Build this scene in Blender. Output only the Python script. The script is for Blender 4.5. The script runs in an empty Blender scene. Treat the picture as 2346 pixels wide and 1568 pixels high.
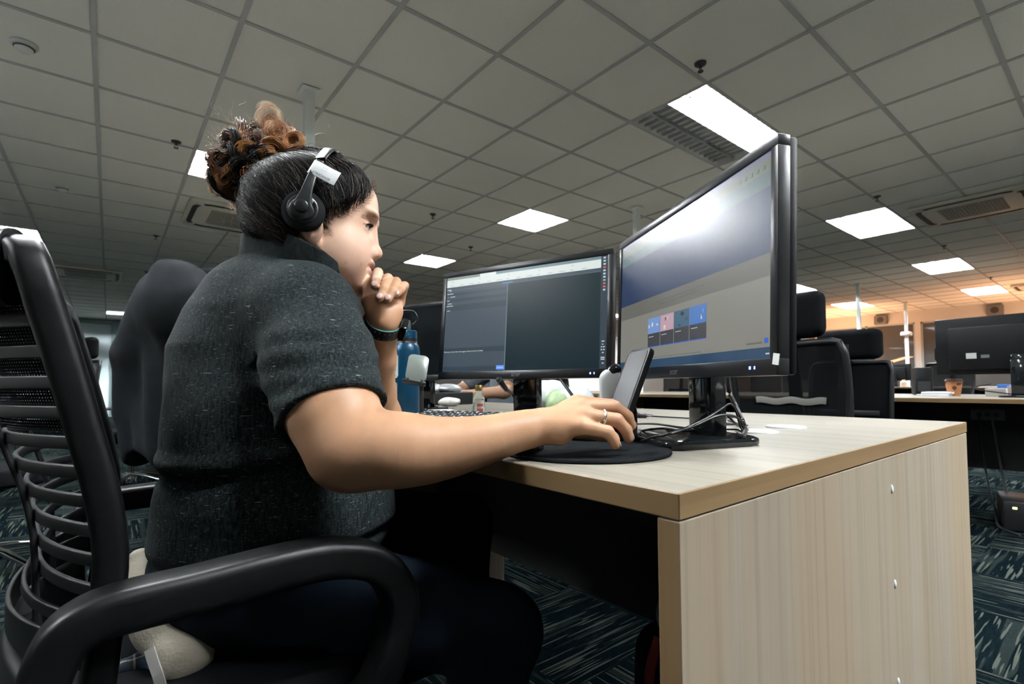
import bpy, bmesh, math, random
import numpy as np
from mathutils import Vector, Matrix, noise

random.seed(7)
RNG = np.random.default_rng(7)
SC = bpy.context.scene
COL = SC.collection
PI = math.pi

# ------------------------------------------------------------------ camera, world, exposure
CAM_Z = 0.845
YAW, PITCH, ROLL = 0.6768, 0.0359, -0.0067          # wide lens, held low beside the desk, turned to the right
FPX, CXP, CYP = 1148.095, 1173.0, 838.871
FWD = Vector((math.sin(YAW) * math.cos(PITCH), math.cos(YAW) * math.cos(PITCH), math.sin(PITCH)))
_r = Vector((math.cos(YAW), -math.sin(YAW), 0.0))
_u = _r.cross(FWD)
RIGHT = _r * math.cos(ROLL) + _u * math.sin(ROLL)
UP = -_r * math.sin(ROLL) + _u * math.cos(ROLL)
cam = bpy.data.cameras.new('camera')
cam.sensor_fit = 'HORIZONTAL'
cam.sensor_width = 36.0
cam.lens = FPX / 2346.0 * 36.0
cam.shift_y = (CYP - 784.0) / 2346.0
cam.clip_start = 0.02
cam.dof.use_dof = True
cam.dof.focus_distance = 0.78
cam.dof.aperture_fstop = 8.0
cam_o = bpy.data.objects.new('camera', cam)
COL.objects.link(cam_o)
cam_o.matrix_world = Matrix(((RIGHT.x, UP.x, -FWD.x, 0.0), (RIGHT.y, UP.y, -FWD.y, 0.0),
                             (RIGHT.z, UP.z, -FWD.z, CAM_Z), (0, 0, 0, 1)))
SC.camera = cam_o
SC.view_settings.view_transform = 'Standard'
SC.view_settings.look = 'None'
SC.view_settings.exposure = 1.3
SC.view_settings.gamma = 1.0
SC.view_settings.use_curve_mapping = False
world = bpy.data.worlds.new('world')
SC.world = world
world.use_nodes = True
world.node_tree.nodes['Background'].inputs[0].default_value = (0.70, 0.72, 0.67, 1)
world.node_tree.nodes['Background'].inputs[1].default_value = 0.14
SC.cycles.max_bounces = 8
SC.cycles.sample_clamp_indirect = 4.0
SC.cycles.use_denoising = True
SC.cycles.caustics_reflective = False
SC.cycles.caustics_refractive = False
LAMP = 275.0                                           # strength of the ceiling tubes


def area_light(name, loc, target, size, watts, color=(1, 1, 1), parent=None):
    l = bpy.data.lights.new(name, 'AREA')
    l.shape = 'RECTANGLE'
    l.size, l.size_y = size
    l.energy = watts
    l.color = color
    o = bpy.data.objects.new(name, l)
    COL.objects.link(o)
    o.location = loc
    d = Vector(target) - Vector(loc)
    o.rotation_euler = d.to_track_quat('-Z', 'Y').to_euler()
    if parent:
        o.parent = parent
    return o


def at(x, y, dep):
    """place seen at photo pixel (x, y), dep metres in front of the lens"""
    return Vector((0, 0, CAM_Z)) + (FWD + RIGHT * ((x - CXP) / FPX) - UP * ((y - CYP) / FPX)) * dep


def A(x, y, dep):
    return np.array(at(x, y, dep))


# ------------------------------------------------------------------ materials
MATS = {}


def _n(nt, typ, **kw):
    n = nt.nodes.new(typ)
    for k, v in kw.items():
        setattr(n, k, v)
    return n


def mat(name, color, rough=0.5, metal=0.0, spec=0.5, emit=None, estr=0.0, coat=0.0, trans=0.0, ior=1.45, sss=0.0, alpha=1.0):
    if name in MATS:
        return MATS[name]
    m = bpy.data.materials.new(name)
    m.use_nodes = True
    b = m.node_tree.nodes['Principled BSDF']
    b.inputs['Base Color'].default_value = (*color, 1)
    b.inputs['Roughness'].default_value = rough
    b.inputs['Metallic'].default_value = metal
    b.inputs['Specular IOR Level'].default_value = spec
    b.inputs['Coat Weight'].default_value = coat
    b.inputs['Coat Roughness'].default_value = 0.05
    b.inputs['Transmission Weight'].default_value = trans
    b.inputs['IOR'].default_value = ior
    b.inputs['Alpha'].default_value = alpha
    if sss:
        b.inputs['Subsurface Weight'].default_value = sss
        b.inputs['Subsurface Radius'].default_value = (0.9, 0.35, 0.2)
        b.inputs['Subsurface Scale'].default_value = 0.008
    if emit is not None:
        b.inputs['Emission Color'].default_value = (*emit, 1)
        b.inputs['Emission Strength'].default_value = estr
    MATS[name] = m
    return m


class G:
    """tiny node-graph writer on a principled material"""

    def __init__(self, m):
        self.m = m
        self.nt = m.node_tree
        self.b = self.nt.nodes['Principled BSDF']
        self.tc = self.nt.nodes.new('ShaderNodeTexCoord')

    def lk(self, a, b):
        self.nt.links.new(a, b)

    def coord(self, scale=(1, 1, 1), rot=(0, 0, 0), src='Object', loc=(0, 0, 0)):
        mp = self.nt.nodes.new('ShaderNodeMapping')
        mp.inputs['Scale'].default_value = scale
        mp.inputs['Rotation'].default_value = rot
        mp.inputs['Location'].default_value = loc
        self.lk(self.tc.outputs[src], mp.inputs['Vector'])
        return mp.outputs[0]

    def noise(self, vec, scale=5, detail=4, rough=0.55, dist=0.0):
        n = self.nt.nodes.new('ShaderNodeTexNoise')
        n.inputs['Scale'].default_value = scale
        n.inputs['Detail'].default_value = detail
        n.inputs['Roughness'].default_value = rough
        n.inputs['Distortion'].default_value = dist
        self.lk(vec, n.inputs['Vector'])
        return n.outputs['Fac']

    def ramp(self, fac, stops, interp='LINEAR'):
        r = self.nt.nodes.new('ShaderNodeValToRGB')
        r.color_ramp.interpolation = interp
        el = r.color_ramp.elements
        while len(el) < len(stops):
            el.new(0.5)
        for e, (p, c) in zip(el, stops):
            e.position = p
            e.color = (*c, 1) if len(c) == 3 else c
        self.lk(fac, r.inputs[0])
        return r.outputs[0]

    def mix(self, fac, a, b, typ='MIX'):
        x = self.nt.nodes.new('ShaderNodeMix')
        x.data_type = 'RGBA'
        x.blend_type = typ
        for v, i in ((fac, 0), (a, 6), (b, 7)):
            if hasattr(v, 'links') or hasattr(v, 'is_linked'):
                self.lk(v, x.inputs[i])
            else:
                x.inputs[i].default_value = v if i == 0 else (*v, 1)
        return x.outputs[2]

    def math(self, op, a, b=None, c=None):
        x = self.nt.nodes.new('ShaderNodeMath')
        x.operation = op
        for i, v in enumerate((a, b, c)):
            if v is None:
                continue
            if hasattr(v, 'is_linked'):
                self.lk(v, x.inputs[i])
            else:
                x.inputs[i].default_value = v
        return x.outputs[0]

    def sep(self, vec):
        s = self.nt.nodes.new('ShaderNodeSeparateXYZ')
        self.lk(vec, s.inputs[0])
        return s.outputs

    def comb(self, x, y, z):
        s = self.nt.nodes.new('ShaderNodeCombineXYZ')
        for i, v in enumerate((x, y, z)):
            if hasattr(v, 'is_linked'):
                self.lk(v, s.inputs[i])
            else:
                s.inputs[i].default_value = v
        return s.outputs[0]

    def color(self, c):
        self.lk(c, self.b.inputs['Base Color'])

    def bump(self, h, strength=0.3, dist=0.001):
        n = self.nt.nodes.new('ShaderNodeBump')
        n.inputs['Strength'].default_value = strength
        n.inputs['Distance'].default_value = dist
        self.lk(h, n.inputs['Height'])
        self.lk(n.outputs[0], self.b.inputs['Normal'])


def wood(name, axis, base, dark, warm, rough=0.38):
    """laminate with long grain along axis"""
    m = mat(name, base, rough, spec=0.25)
    g = G(m)
    sc = [17.0, 17.0, 17.0]
    sc[axis] = 0.7
    f1 = g.noise(g.coord(sc), 1.0, 5, 0.6, 0.25)
    sc2 = [7.0, 7.0, 7.0]
    sc2[axis] = 0.35
    f2 = g.noise(g.coord(sc2, loc=(3.1, 1.7, 0.4)), 1.0, 3, 0.5, 0.4)
    sc3 = [85.0, 85.0, 85.0]
    sc3[axis] = 1.3
    f3 = g.noise(g.coord(sc3), 1.0, 2, 0.5)
    c1 = g.ramp(f1, [(0.36, dark), (0.5, base), (0.7, [min(1, k * 1.06) for k in base])])
    c2 = g.mix(g.ramp(f2, [(0.42, (0, 0, 0)), (0.62, (1, 1, 1))]), c1, warm)
    hair_ = g.ramp(f3, [(0.34, (0.84, 0.83, 0.82)), (0.52, (1, 1, 1))])
    g.color(g.mix(1.0, c2, hair_, 'MULTIPLY'))
    g.bump(f3, 0.06, 0.0004)
    return m


WOOD_TOP = wood('pale_laminate_top', 1, (0.188, 0.172, 0.143), (0.157, 0.142, 0.116), (0.20, 0.182, 0.15), 0.48)
WOOD_SIDE = wood('pale_laminate_side', 2, (0.232, 0.199, 0.157), (0.188, 0.162, 0.128), (0.232, 0.186, 0.132), 0.45)
WOOD_EDGE = wood('tan_edge_band_shaded', 1, (0.125, 0.080, 0.037), (0.085, 0.052, 0.024), (0.14, 0.09, 0.043), 0.45)  # front edge bands darker than the end one, their shade put into the colour
WOOD_EDGE_X = wood('tan_edge_band_end', 0, (0.165, 0.107, 0.053), (0.115, 0.072, 0.034), (0.18, 0.118, 0.06), 0.45)
WOOD_EDGE_Z = wood('tan_edge_band_upright', 2, (0.14, 0.09, 0.043), (0.092, 0.058, 0.027), (0.155, 0.10, 0.05), 0.45)
BLACK = mat('black_plastic', (0.006, 0.0065, 0.0075), 0.42, spec=0.35)
BLACK_SOFT = mat('soft_black_plastic', (0.007, 0.0075, 0.0085), 0.5, spec=0.35)
BLACK_GLOSS = mat('glossy_black_plastic', (0.006, 0.007, 0.008), 0.09)
BLACK_CLOTH = mat('black_cloth', (0.004, 0.0045, 0.0055), 0.9, spec=0.1)
RUBBER = mat('black_rubber', (0.012, 0.012, 0.013), 0.6)
CABLE = mat('black_cable', (0.008, 0.008, 0.009), 0.4, spec=0.3)
CHROME = mat('chrome', (0.75, 0.77, 0.78), 0.08, 1.0)
STEEL = mat('brushed_steel', (0.55, 0.56, 0.57), 0.3, 1.0)
WHITE = mat('white_plastic', (0.50, 0.51, 0.50), 0.45)
PALE = mat('pale_grey_paint', (0.42, 0.46, 0.46), 0.5)
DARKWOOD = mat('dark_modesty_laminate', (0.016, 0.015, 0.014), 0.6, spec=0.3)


# ------------------------------------------------------------------ object helpers
def link(o, parent=None):
    COL.objects.link(o)
    if parent is not None:
        o.parent = parent
    return o


def tag(o, label=None, cat=None, group=None, kind=None):
    if label:
        o['label'] = label
    if cat:
        o['category'] = cat
    if group:
        o['group'] = group
    if kind:
        o['kind'] = kind
    return o


def thing(name, label, cat, loc=(0, 0, 0), rz=0.0, group=None):
    o = bpy.data.objects.new(name, None)
    o.empty_display_size = 0.05
    link(o)
    o.location = loc
    o.rotation_euler = (0, 0, rz)
    return tag(o, label, cat, group)


def copy_tree(o, parent=None):
    c = o.copy()
    link(c, parent)
    for ch in [x for x in bpy.data.objects if x.parent == o]:
        copy_tree(ch, c)
    return c


def obj(name, bm, m, parent=None, smooth=None, loc=None):
    me = bpy.data.meshes.new(name)
    bmesh.ops.recalc_face_normals(bm, faces=bm.faces)
    bm.to_mesh(me)
    bm.free()
    for k in (m if isinstance(m, (list, tuple)) else [m]):
        me.materials.append(k)
    if smooth is not None:
        me.polygons.foreach_set('use_smooth', [True] * len(me.polygons))
        if smooth < 180:
            me.set_sharp_from_angle(angle=math.radians(smooth))
    o = bpy.data.objects.new(name, me)
    link(o, parent)
    if loc is not None:
        o.location = loc
    return o


def mesh_obj(name, verts, faces, m, parent=None, smooth=True):
    me = bpy.data.meshes.new(name)
    verts = np.asarray(verts, np.float32)
    faces = np.asarray(faces, np.int32)
    me.vertices.add(len(verts))
    me.vertices.foreach_set('co', verts.ravel())
    k = faces.shape[1]
    me.loops.add(faces.size)
    me.loops.foreach_set('vertex_index', faces.ravel())
    me.polygons.add(len(faces))
    me.polygons.foreach_set('loop_start', np.arange(0, faces.size, k, dtype=np.int32))
    me.update(calc_edges=True)
    me.validate()
    if smooth:
        me.polygons.foreach_set('use_smooth', [True] * len(me.polygons))
    for q in (m if isinstance(m, (list, tuple)) else [m]):
        me.materials.append(q)
    o = bpy.data.objects.new(name, me)
    return link(o, parent)


def new():
    return bmesh.new()


def rot_to(d):
    return Vector(d).to_track_quat('Z', 'Y').to_matrix().to_4x4()


def box(bm, lo, hi, bevel=0.0, seg=2, M=None, mi=0):
    lo, hi = Vector(lo), Vector(hi)
    c = (lo + hi) / 2
    s = hi - lo
    r = bmesh.ops.create_cube(bm, size=1.0, matrix=Matrix.Translation(c) @ Matrix.Diagonal((*s, 1)))
    vs = r['verts']
    if bevel > 0:
        es = list({e for v in vs for e in v.link_edges})
        q = bmesh.ops.bevel(bm, geom=es, offset=min(bevel, min(s) * 0.49), segments=seg, affect='EDGES', profile=0.5)
        vs = list({v for f in q['faces'] for v in f.verts} | {v for v in vs if v.is_valid})
    if mi:
        for f in {f for v in vs for f in v.link_faces}:
            f.material_index = mi
    if M is not None:
        bmesh.ops.transform(bm, matrix=M, verts=vs)
    return vs


def cyl(bm, a, b, r0, r1=None, seg=24, caps=True, mi=0):
    a, b = Vector(a), Vector(b)
    d = b - a
    r = bmesh.ops.create_cone(bm, cap_ends=caps, segments=seg, radius1=r0, radius2=r0 if r1 is None else r1, depth=d.length,
                              matrix=Matrix.Translation((a + b) / 2) @ rot_to(d))
    if mi:
        for f in {f for v in r['verts'] for f in v.link_faces}:
            f.material_index = mi
    return r['verts']


def ball(bm, c, r, M=None, u=20, v=12, mi=0):
    r = (r, r, r) if isinstance(r, (int, float)) else r
    T = Matrix.Translation(c) @ (M if M is not None else Matrix.Identity(4)) @ Matrix.Diagonal((*r, 1))
    q = bmesh.ops.create_uvsphere(bm, u_segments=u, v_segments=v, radius=1.0, matrix=T)
    if mi:
        for f in {f for w in q['verts'] for f in w.link_faces}:
            f.material_index = mi
    return q['verts']


def smooth_path(pts, n=8):
    """catmull-rom through pts"""
    p = [Vector(q) for q in pts]
    p = [p[0] * 2 - p[1]] + p + [p[-1] * 2 - p[-2]]
    out = []
    for i in range(1, len(p) - 2):
        for k in range(n):
            t = k / n
            a, b, c, d = p[i - 1], p[i], p[i + 1], p[i + 2]
            out.append(0.5 * ((2 * b) + (c - a) * t + (2 * a - 5 * b + 4 * c - d) * t * t + (3 * b - a - 3 * c + d) * t ** 3))
    out.append(p[-2])
    return out


def sweep(bm, path, section, up=(0, 0, 1), caps=True, scale=None, mi=0, closed=False):
    """sweep a closed 2d section [(side, up)] along path"""
    path = [Vector(q) for q in path]
    n = len(path)
    rings = []
    up = Vector(up)
    for i, q in enumerate(path):
        t = (path[(i + 1) % n if closed else min(i + 1, n - 1)] - path[(i - 1) % n if closed else max(i - 1, 0)])
        t = t.normalized() if t.length > 1e-9 else Vector((1, 0, 0))
        s = t.cross(up)
        if s.length < 1e-4:
            s = t.cross(Vector((1, 0, 0.01)))
        s.normalize()
        u2 = s.cross(t).normalized()
        k = 1.0 if scale is None else (scale[i] if not callable(scale) else scale(i / (n - 1)))
        kx, ky = k if isinstance(k, tuple) else (k, k)
        rings.append([bm.verts.new(q + s * (a * kx) + u2 * (b * ky)) for a, b in section])
    m = len(section)
    fs = []
    for i in range(n if closed else n - 1):
        j = (i + 1) % n
        for k in range(m):
            fs.append(bm.faces.new((rings[i][k], rings[i][(k + 1) % m], rings[j][(k + 1) % m], rings[j][k])))
    if caps and not closed:
        fs.append(bm.faces.new(rings[0][::-1]))
        fs.append(bm.faces.new(rings[-1]))
    for f in fs:
        f.material_index = mi
    return rings


def circle(r, n=10):
    return [(r * math.cos(2 * PI * k / n), r * math.sin(2 * PI * k / n)) for k in range(n)]


def rrect(w, h, r, n=4):
    out = []
    for cx, cy, a0 in ((w / 2 - r, h / 2 - r, 0), (-w / 2 + r, h / 2 - r, 90), (-w / 2 + r, -h / 2 + r, 180), (w / 2 - r, -h / 2 + r, 270)):
        for k in range(n + 1):
            a = math.radians(a0 + 90 * k / n)
            out.append((cx + r * math.cos(a), cy + r * math.sin(a)))
    return out


def tube(bm, pts, r, n=10, smooth=8, mi=0, scale=None):
    path = smooth_path(pts, smooth) if smooth else pts
    return sweep(bm, path, circle(r, n), up=(0.13, 0.21, 1), mi=mi, scale=scale)


def prism(bm, outline, z0, z1, M=None, mi=0, bevel=0.0):
    """extrude a 2d outline from z0 to z1"""
    a = [bm.verts.new((x, y, z0)) for x, y in outline]
    b = [bm.verts.new((x, y, z1)) for x, y in outline]
    n = len(a)
    fs = [bm.faces.new(a[::-1]), bm.faces.new(b)]
    for k in range(n):
        fs.append(bm.faces.new((a[k], a[(k + 1) % n], b[(k + 1) % n], b[k])))
    vs = a + b
    if bevel:
        es = [e for e in fs[0].edges] + [e for e in fs[1].edges]
        q = bmesh.ops.bevel(bm, geom=es, offset=bevel, segments=2, affect='EDGES', profile=0.5)
        vs = list({v for v in vs if v.is_valid} | {v for f in q['faces'] for v in f.verts})
        fs = list({f for v in vs for f in v.link_faces})
    for f in fs:
        f.material_index = mi
    if M is not None:
        bmesh.ops.transform(bm, matrix=M, verts=vs)
    return vs


def lathe(bm, prof, seg=32, M=None, mi=0):
    """revolve (r, z) profile about z"""
    rings = []
    for r, z in prof:
        rings.append([bm.verts.new((max(r, 1e-5) * math.cos(2 * PI * k / seg), max(r, 1e-5) * math.sin(2 * PI * k / seg), z)) for k in range(seg)])
    for i in range(len(rings) - 1):
        for k in range(seg):
            f = bm.faces.new((rings[i][k], rings[i][(k + 1) % seg], rings[i + 1][(k + 1) % seg], rings[i + 1][k]))
            f.material_index = mi
    for rg in (rings[0][::-1], rings[-1]):
        f = bm.faces.new(rg)
        f.material_index = mi
    vs = [v for r in rings for v in r]
    if M is not None:
        bmesh.ops.transform(bm, matrix=M, verts=vs)
    return vs


def text(name, body, size, m, parent, M, align='CENTER', extrude=0.0002):
    cu = bpy.data.curves.new(name, 'FONT')
    cu.body = body
    cu.size = size
    cu.align_x = align
    cu.align_y = 'CENTER'
    cu.extrude = extrude
    cu.materials.append(m)
    tmp = bpy.data.objects.new('lettering', cu)
    COL.objects.link(tmp)
    bpy.context.view_layer.update()
    me = bpy.data.meshes.new_from_object(tmp.evaluated_get(bpy.context.evaluated_depsgraph_get()))
    bpy.data.objects.remove(tmp)
    bpy.data.curves.remove(cu)
    me.name = name
    me.transform(M)
    return link(bpy.data.objects.new(name, me), parent)


# ------------------------------------------------------------------ signed-distance modelling (bodies, cloth, hair)
def smin(a, b, k):
    if np.ndim(k) == 0 and k <= 0:
        return np.minimum(a, b)
    h = np.clip(0.5 + 0.5 * (b - a) / k, 0, 1)
    return b + (a - b) * h - k * h * (1 - h)


def smax(a, b, k):
    return -smin(-a, -b, k)


def s_ball(P, c, r):
    return np.linalg.norm(P - np.asarray(c), axis=1) - r


def s_cone(P, a, b, ra, rb):
    a = np.asarray(a, float)
    b = np.asarray(b, float)
    ba = b - a
    t = np.clip(((P - a) @ ba) / (ba @ ba), 0, 1)
    return np.linalg.norm(P - a - t[:, None] * ba, axis=1) - (ra + (rb - ra) * t)


def s_chain(P, pts, rs, k=0.004):
    d = None
    for i in range(len(pts) - 1):
        e = s_cone(P, pts[i], pts[i + 1], rs[i], rs[i + 1])
        d = e if d is None else smin(d, e, k)
    return d


def dense(pts, rs, n=5):
    """resample joints and radii along a smooth curve"""
    p = np.array([[*q, r] for q, r in zip(pts, rs)], float)
    p = np.vstack([2 * p[0] - p[1], p, 2 * p[-1] - p[-2]])
    out = []
    for i in range(1, len(p) - 2):
        for k in range(n):
            t = k / n
            a, b, c, d = p[i - 1], p[i], p[i + 1], p[i + 2]
            out.append(0.5 * (2 * b + (c - a) * t + (2 * a - 5 * b + 4 * c - d) * t * t + (3 * b - a - 3 * c + d) * t ** 3))
    out = np.array(out + [p[-2]])
    return out[:, :3], out[:, 3]


def s_ell(P, c, r, R=None):
    q = P - np.asarray(c)
    if R is not None:
        q = q @ np.asarray(R)           # columns of R are the ellipsoid's axes
    r = np.asarray(r, float)
    k0 = np.linalg.norm(q / r, axis=1)
    k1 = np.linalg.norm(q / (r * r), axis=1)
    return k0 * (k0 - 1.0) / np.maximum(k1, 1e-9)


def frame(x, z=None):
    x = np.asarray(x, float)
    x = x / np.linalg.norm(x)
    z = np.array([0, 0, 1.0]) if z is None else np.asarray(z, float)
    y = np.cross(z, x)
    y /= np.linalg.norm(y)
    return np.stack([x, y, np.cross(x, y)], 1)


def vnoise(P, s):
    """cheap smooth pseudo-noise in -1..1"""
    x, y, z = P[:, 0] * s, P[:, 1] * s, P[:, 2] * s
    return (np.sin(x * 1.7 + 2.1 * np.sin(y * 1.3 + 0.7)) + np.sin(y * 1.9 + 1.7 * np.sin(z * 1.5 + 1.9)) + np.sin(z * 1.6 + 1.9 * np.sin(x * 1.2 + 0.3))) / 3.0


def surf(f, lo, hi, h, n=6, lip=1.5):
    """sparse surface-nets of the zero set of f"""
    lo = np.asarray(lo, float)
    hi = np.asarray(hi, float)
    H = h * n
    D = np.ceil((hi - lo) / H).astype(int)
    I = np.stack(np.meshgrid(*[np.arange(d) for d in D], indexing='ij'), -1).reshape(-1, 3)

    def ev(P):
        return np.concatenate([f(P[i:i + 300000]) for i in range(0, len(P), 300000)])
    dc = ev(lo + (I + 0.5) * H)
    I = I[np.abs(dc) < H * 0.87 * lip]
    m = n + 1
    off = np.stack(np.meshgrid(*[np.arange(m)] * 3, indexing='ij'), -1).reshape(-1, 3)
    P = lo + ((I[:, None, :] * n + off[None]) * h).reshape(-1, 3)
    V = ev(P).reshape(len(I), m, m, m)
    NX, NY, NZ = (D * n + 2).tolist()
    keys, pos = [], []
    cnt = np.zeros((len(I), n, n, n))
    acc = np.zeros((len(I), n, n, n, 3))
    base = np.stack(np.meshgrid(*[np.arange(n)] * 3, indexing='ij'), -1).astype(float)
    sl = lambda a, b, c: V[:, a:a + n, b:b + n, c:c + n]
    for ax in range(3):
        for p in (0, 1):
            for q in (0, 1):
                o0 = [0, 0, 0]
                o1 = [0, 0, 0]
                oth = [k for k in range(3) if k != ax]
                o0[oth[0]] = o1[oth[0]] = p
                o0[oth[1]] = o1[oth[1]] = q
                o1[ax] = 1
                a, b = sl(*o0), sl(*o1)
                cr = (a < 0) != (b < 0)
                t = np.where(cr, a / np.where(cr, a - b, 1), 0)
                cnt += cr
                for k in range(3):
                    v = base[None, ..., k] + o0[k] + (t if k == ax else 0)
                    acc[..., k] += np.where(cr, v, 0)
    hit = cnt > 0
    bi, ci, cj, ck = np.nonzero(hit)
    cell = I[bi] * n + np.stack([ci, cj, ck], 1)
    local = acc[bi, ci, cj, ck] / cnt[bi, ci, cj, ck][:, None]
    verts = lo + (I[bi] * n + local) * h
    key = (cell[:, 0].astype(np.int64) * NY + cell[:, 1]) * NZ + cell[:, 2]
    order = np.argsort(key)
    key = key[order]
    verts = verts[order]
    faces = []
    for ax in range(3):
        o1 = [0, 0, 0]
        o1[ax] = 1
        a, b = sl(0, 0, 0), sl(*o1)
        cr = (a < 0) != (b < 0)
        bi, ci, cj, ck = np.nonzero(cr)
        sgn = (a < 0)[bi, ci, cj, ck]
        c = I[bi] * n + np.stack([ci, cj, ck], 1)
        e1 = np.eye(3, dtype=int)[(ax + 1) % 3]
        e2 = np.eye(3, dtype=int)[(ax + 2) % 3]
        quad = []
        ok = np.ones(len(c), bool)
        for dlt in (0 * e1, -e1, -e1 - e2, -e2):
            cc = c + dlt
            kk = (cc[:, 0].astype(np.int64) * NY + cc[:, 1]) * NZ + cc[:, 2]
            ix = np.minimum(np.searchsorted(key, kk), len(key) - 1)
            ok &= key[ix] == kk
            quad.append(ix)
        q = np.stack(quad, 1)
        q[~sgn] = q[~sgn][:, ::-1]
        faces.append(q[ok])
    faces = np.concatenate(faces)
    return verts, faces[:, ::-1]


def sdf_obj(name, f, lo, hi, h, m, parent=None, n=6, lip=1.5):
    v, q = surf(f, lo, hi, h, n, lip)
    return mesh_obj(name, v, q[:, ::-1], m, parent)
# ------------------------------------------------------------------ room shell
H = 2.734                                             # ceiling height
TILE = 0.6
GU, GV = -2.838, -3.7205                              # ceiling grid phase


def gx(u):
    return (u - GU) * TILE


def gy(v):
    return (v - GV) * TILE


def carpet():
    m = mat('striped_carpet_tile', (0.02, 0.03, 0.035), 0.95, spec=0.0)
    g = G(m)
    s = g.sep(g.coord())
    i = g.math('FLOOR', g.math('DIVIDE', s[0], 0.5))
    j = g.math('FLOOR', g.math('DIVIDE', s[1], 0.5))
    par = g.math('MODULO', g.math('ABSOLUTE', g.math('ADD', i, j)), 2.0)
    a = g.math('MULTIPLY_ADD', par, g.math('SUBTRACT', s[1], s[0]), s[0])
    c = g.math('MULTIPLY_ADD', par, g.math('SUBTRACT', s[0], s[1]), s[1])
    hsh = g.math('MULTIPLY_ADD', j, 7.77, g.math('MULTIPLY', i, 3.31))
    n1 = g.noise(g.comb(g.math('MULTIPLY', c, 44.0), g.math('MULTIPLY', a, 2.3), hsh), 1.0, 1, 0.4)
    n2 = g.noise(g.comb(g.math('MULTIPLY', c, 110.0), g.math('MULTIPLY', a, 4.0), g.math('ADD', hsh, 31.0)), 1.0, 1, 0.4)
    n3 = g.noise(g.coord((420, 420, 420)), 1.0, 2, 0.5)
    m1 = g.ramp(n1, [(0.56, (0, 0, 0)), (0.575, (1, 1, 1))])
    m2 = g.ramp(n2, [(0.60, (0, 0, 0)), (0.615, (1, 1, 1))])
    base = g.ramp(n3, [(0.3, (0.0012, 0.003, 0.0038)), (0.7, (0.0025, 0.0052, 0.0063))])
    c1 = g.mix(m1, base, (0.0075, 0.0105, 0.0105))
    c2 = g.mix(m2, c1, (0.034, 0.039, 0.034))
    g.color(g.mix(0.75, c2, g.ramp(n3, [(0.3, (0.55, 0.55, 0.55)), (0.7, (1.15, 1.15, 1.15))]), 'MULTIPLY'))
    g.bump(n3, 0.5, 0.003)
    return m


FX = (-10.0, 17.0, -6.5, 18.2)                        # x0 x1 y0 y1 of the floor and ceiling
bm = new()
box(bm, (FX[0], FX[2], -0.05), (FX[1], FX[3], 0.0))
tag(obj('floor', bm, carpet()), kind='structure')

# fixtures by ceiling cell: (u0, v0, u1, v1, lit rows of four)
FIXTURES = [
    (2, -1, 4, 0, (1, 1, 0, 0), 'recessed louvre light above the right monitor, one half of its tubes dark'),
    (3, 3, 4, 4, (1, 1, 1, 1), 'square louvre light between the two monitors, nearer one'),
    (3, 7, 4, 8, (1, 1, 1, 1), 'square louvre light just right of the raised hand'),
    (8, -1, 10, 0, (1, 1, 1, 1), 'long glowing ceiling light beside the right air conditioner'),
    (14, -1, 16, 0, (1, 1, 1, 1), 'glowing ceiling light second along the row at right'),
    (20, -1, 22, 0, (1, 1, 1, 1), 'glowing ceiling light at the far end of the row at right'),
    (20, 3, 22, 4, (1, 1, 1, 1), 'glowing ceiling light behind a thin white pole at right'),
    (14, 3, 16, 4, (1, 1, 1, 1), 'glowing ceiling light peeking out above the right chair headrest'),
    (14, 11, 16, 12, (1, 1, 1, 1), 'far ceiling light seen in the slit between the monitors'),
    (-2, 4, 0, 5, (1, 1, 1, 1), 'glowing ceiling light behind the curly bun'),
    (-6, 10, -4, 11, (1, 1, 1, 1), 'glowing ceiling light above the chair back at far left'),
    (-3, 23, -1, 24, (1, 1, 1, 1), 'tiny far ceiling light low between the chair back and the jacket'),
    (-9, 23, -7, 24, (1, 1, 1, 1), 'unseen ceiling light added to brighten the left wall, out of the picture'),  # added out of view so the left wall gets light
    (-4, -1, -2, 0, (0, 1, 1, 0), 'recessed ceiling light over the seated woman'),
    (-8, 3, -6, 4, (0, 1, 0, 0), 'unseen ceiling light added to feed the white bounce desks at left, out of the picture'),  # added out of view to light the bounce benches
    (-8, -1, -6, 0, (1, 1, 1, 1), 'recessed ceiling light mirrored in the left monitor'),
    (-2, -5, 0, -4, (1, 1, 0, 0), 'unseen ceiling light added to light her face, just behind the photographer'),  # added, unseen, placed to light her cheek
    (0, -7, 2, -6, (1, 1, 1, 1), 'unseen ceiling light added for camera-side light, further behind the photographer'),  # added, unseen, for light from the camera side
    (3, -7, 5, -6, (1, 1, 1, 1), 'unseen ceiling light added to light the near side, beyond the bare desk end, out of the picture'),  # added, unseen, to brighten the desk's near side
    (8, -5, 10, -4, (1, 1, 1, 1), 'recessed ceiling light beyond the end of the second desk'),
]
holes = {(u, v) for f in FIXTURES for u in range(f[0], f[2]) for v in range(f[1], f[3])}
CEIL = mat('ceiling_tile', (0.70, 0.70, 0.665), 0.9, spec=0.2)
g = G(CEIL)
_t = g.noise(g.coord((180, 180, 180)), 1.0, 2, 0.6)
_t2 = g.noise(g.coord((0.8, 0.8, 0.8)), 1.0, 2, 0.5)
g.color(g.mix(1.0, g.ramp(_t, [(0.3, (0.83, 0.83, 0.77)), (0.6, (0.90, 0.90, 0.835))]), g.ramp(_t2, [(0.3, (0.93, 0.93, 0.93)), (0.7, (1, 1, 1))]), 'MULTIPLY'))
bm = new()
u0, u1 = math.floor(FX[0] / TILE + GU), math.ceil(FX[1] / TILE + GU)
v0, v1 = math.floor(FX[2] / TILE + GV), math.ceil(FX[3] / TILE + GV)
vg = {}


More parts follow.
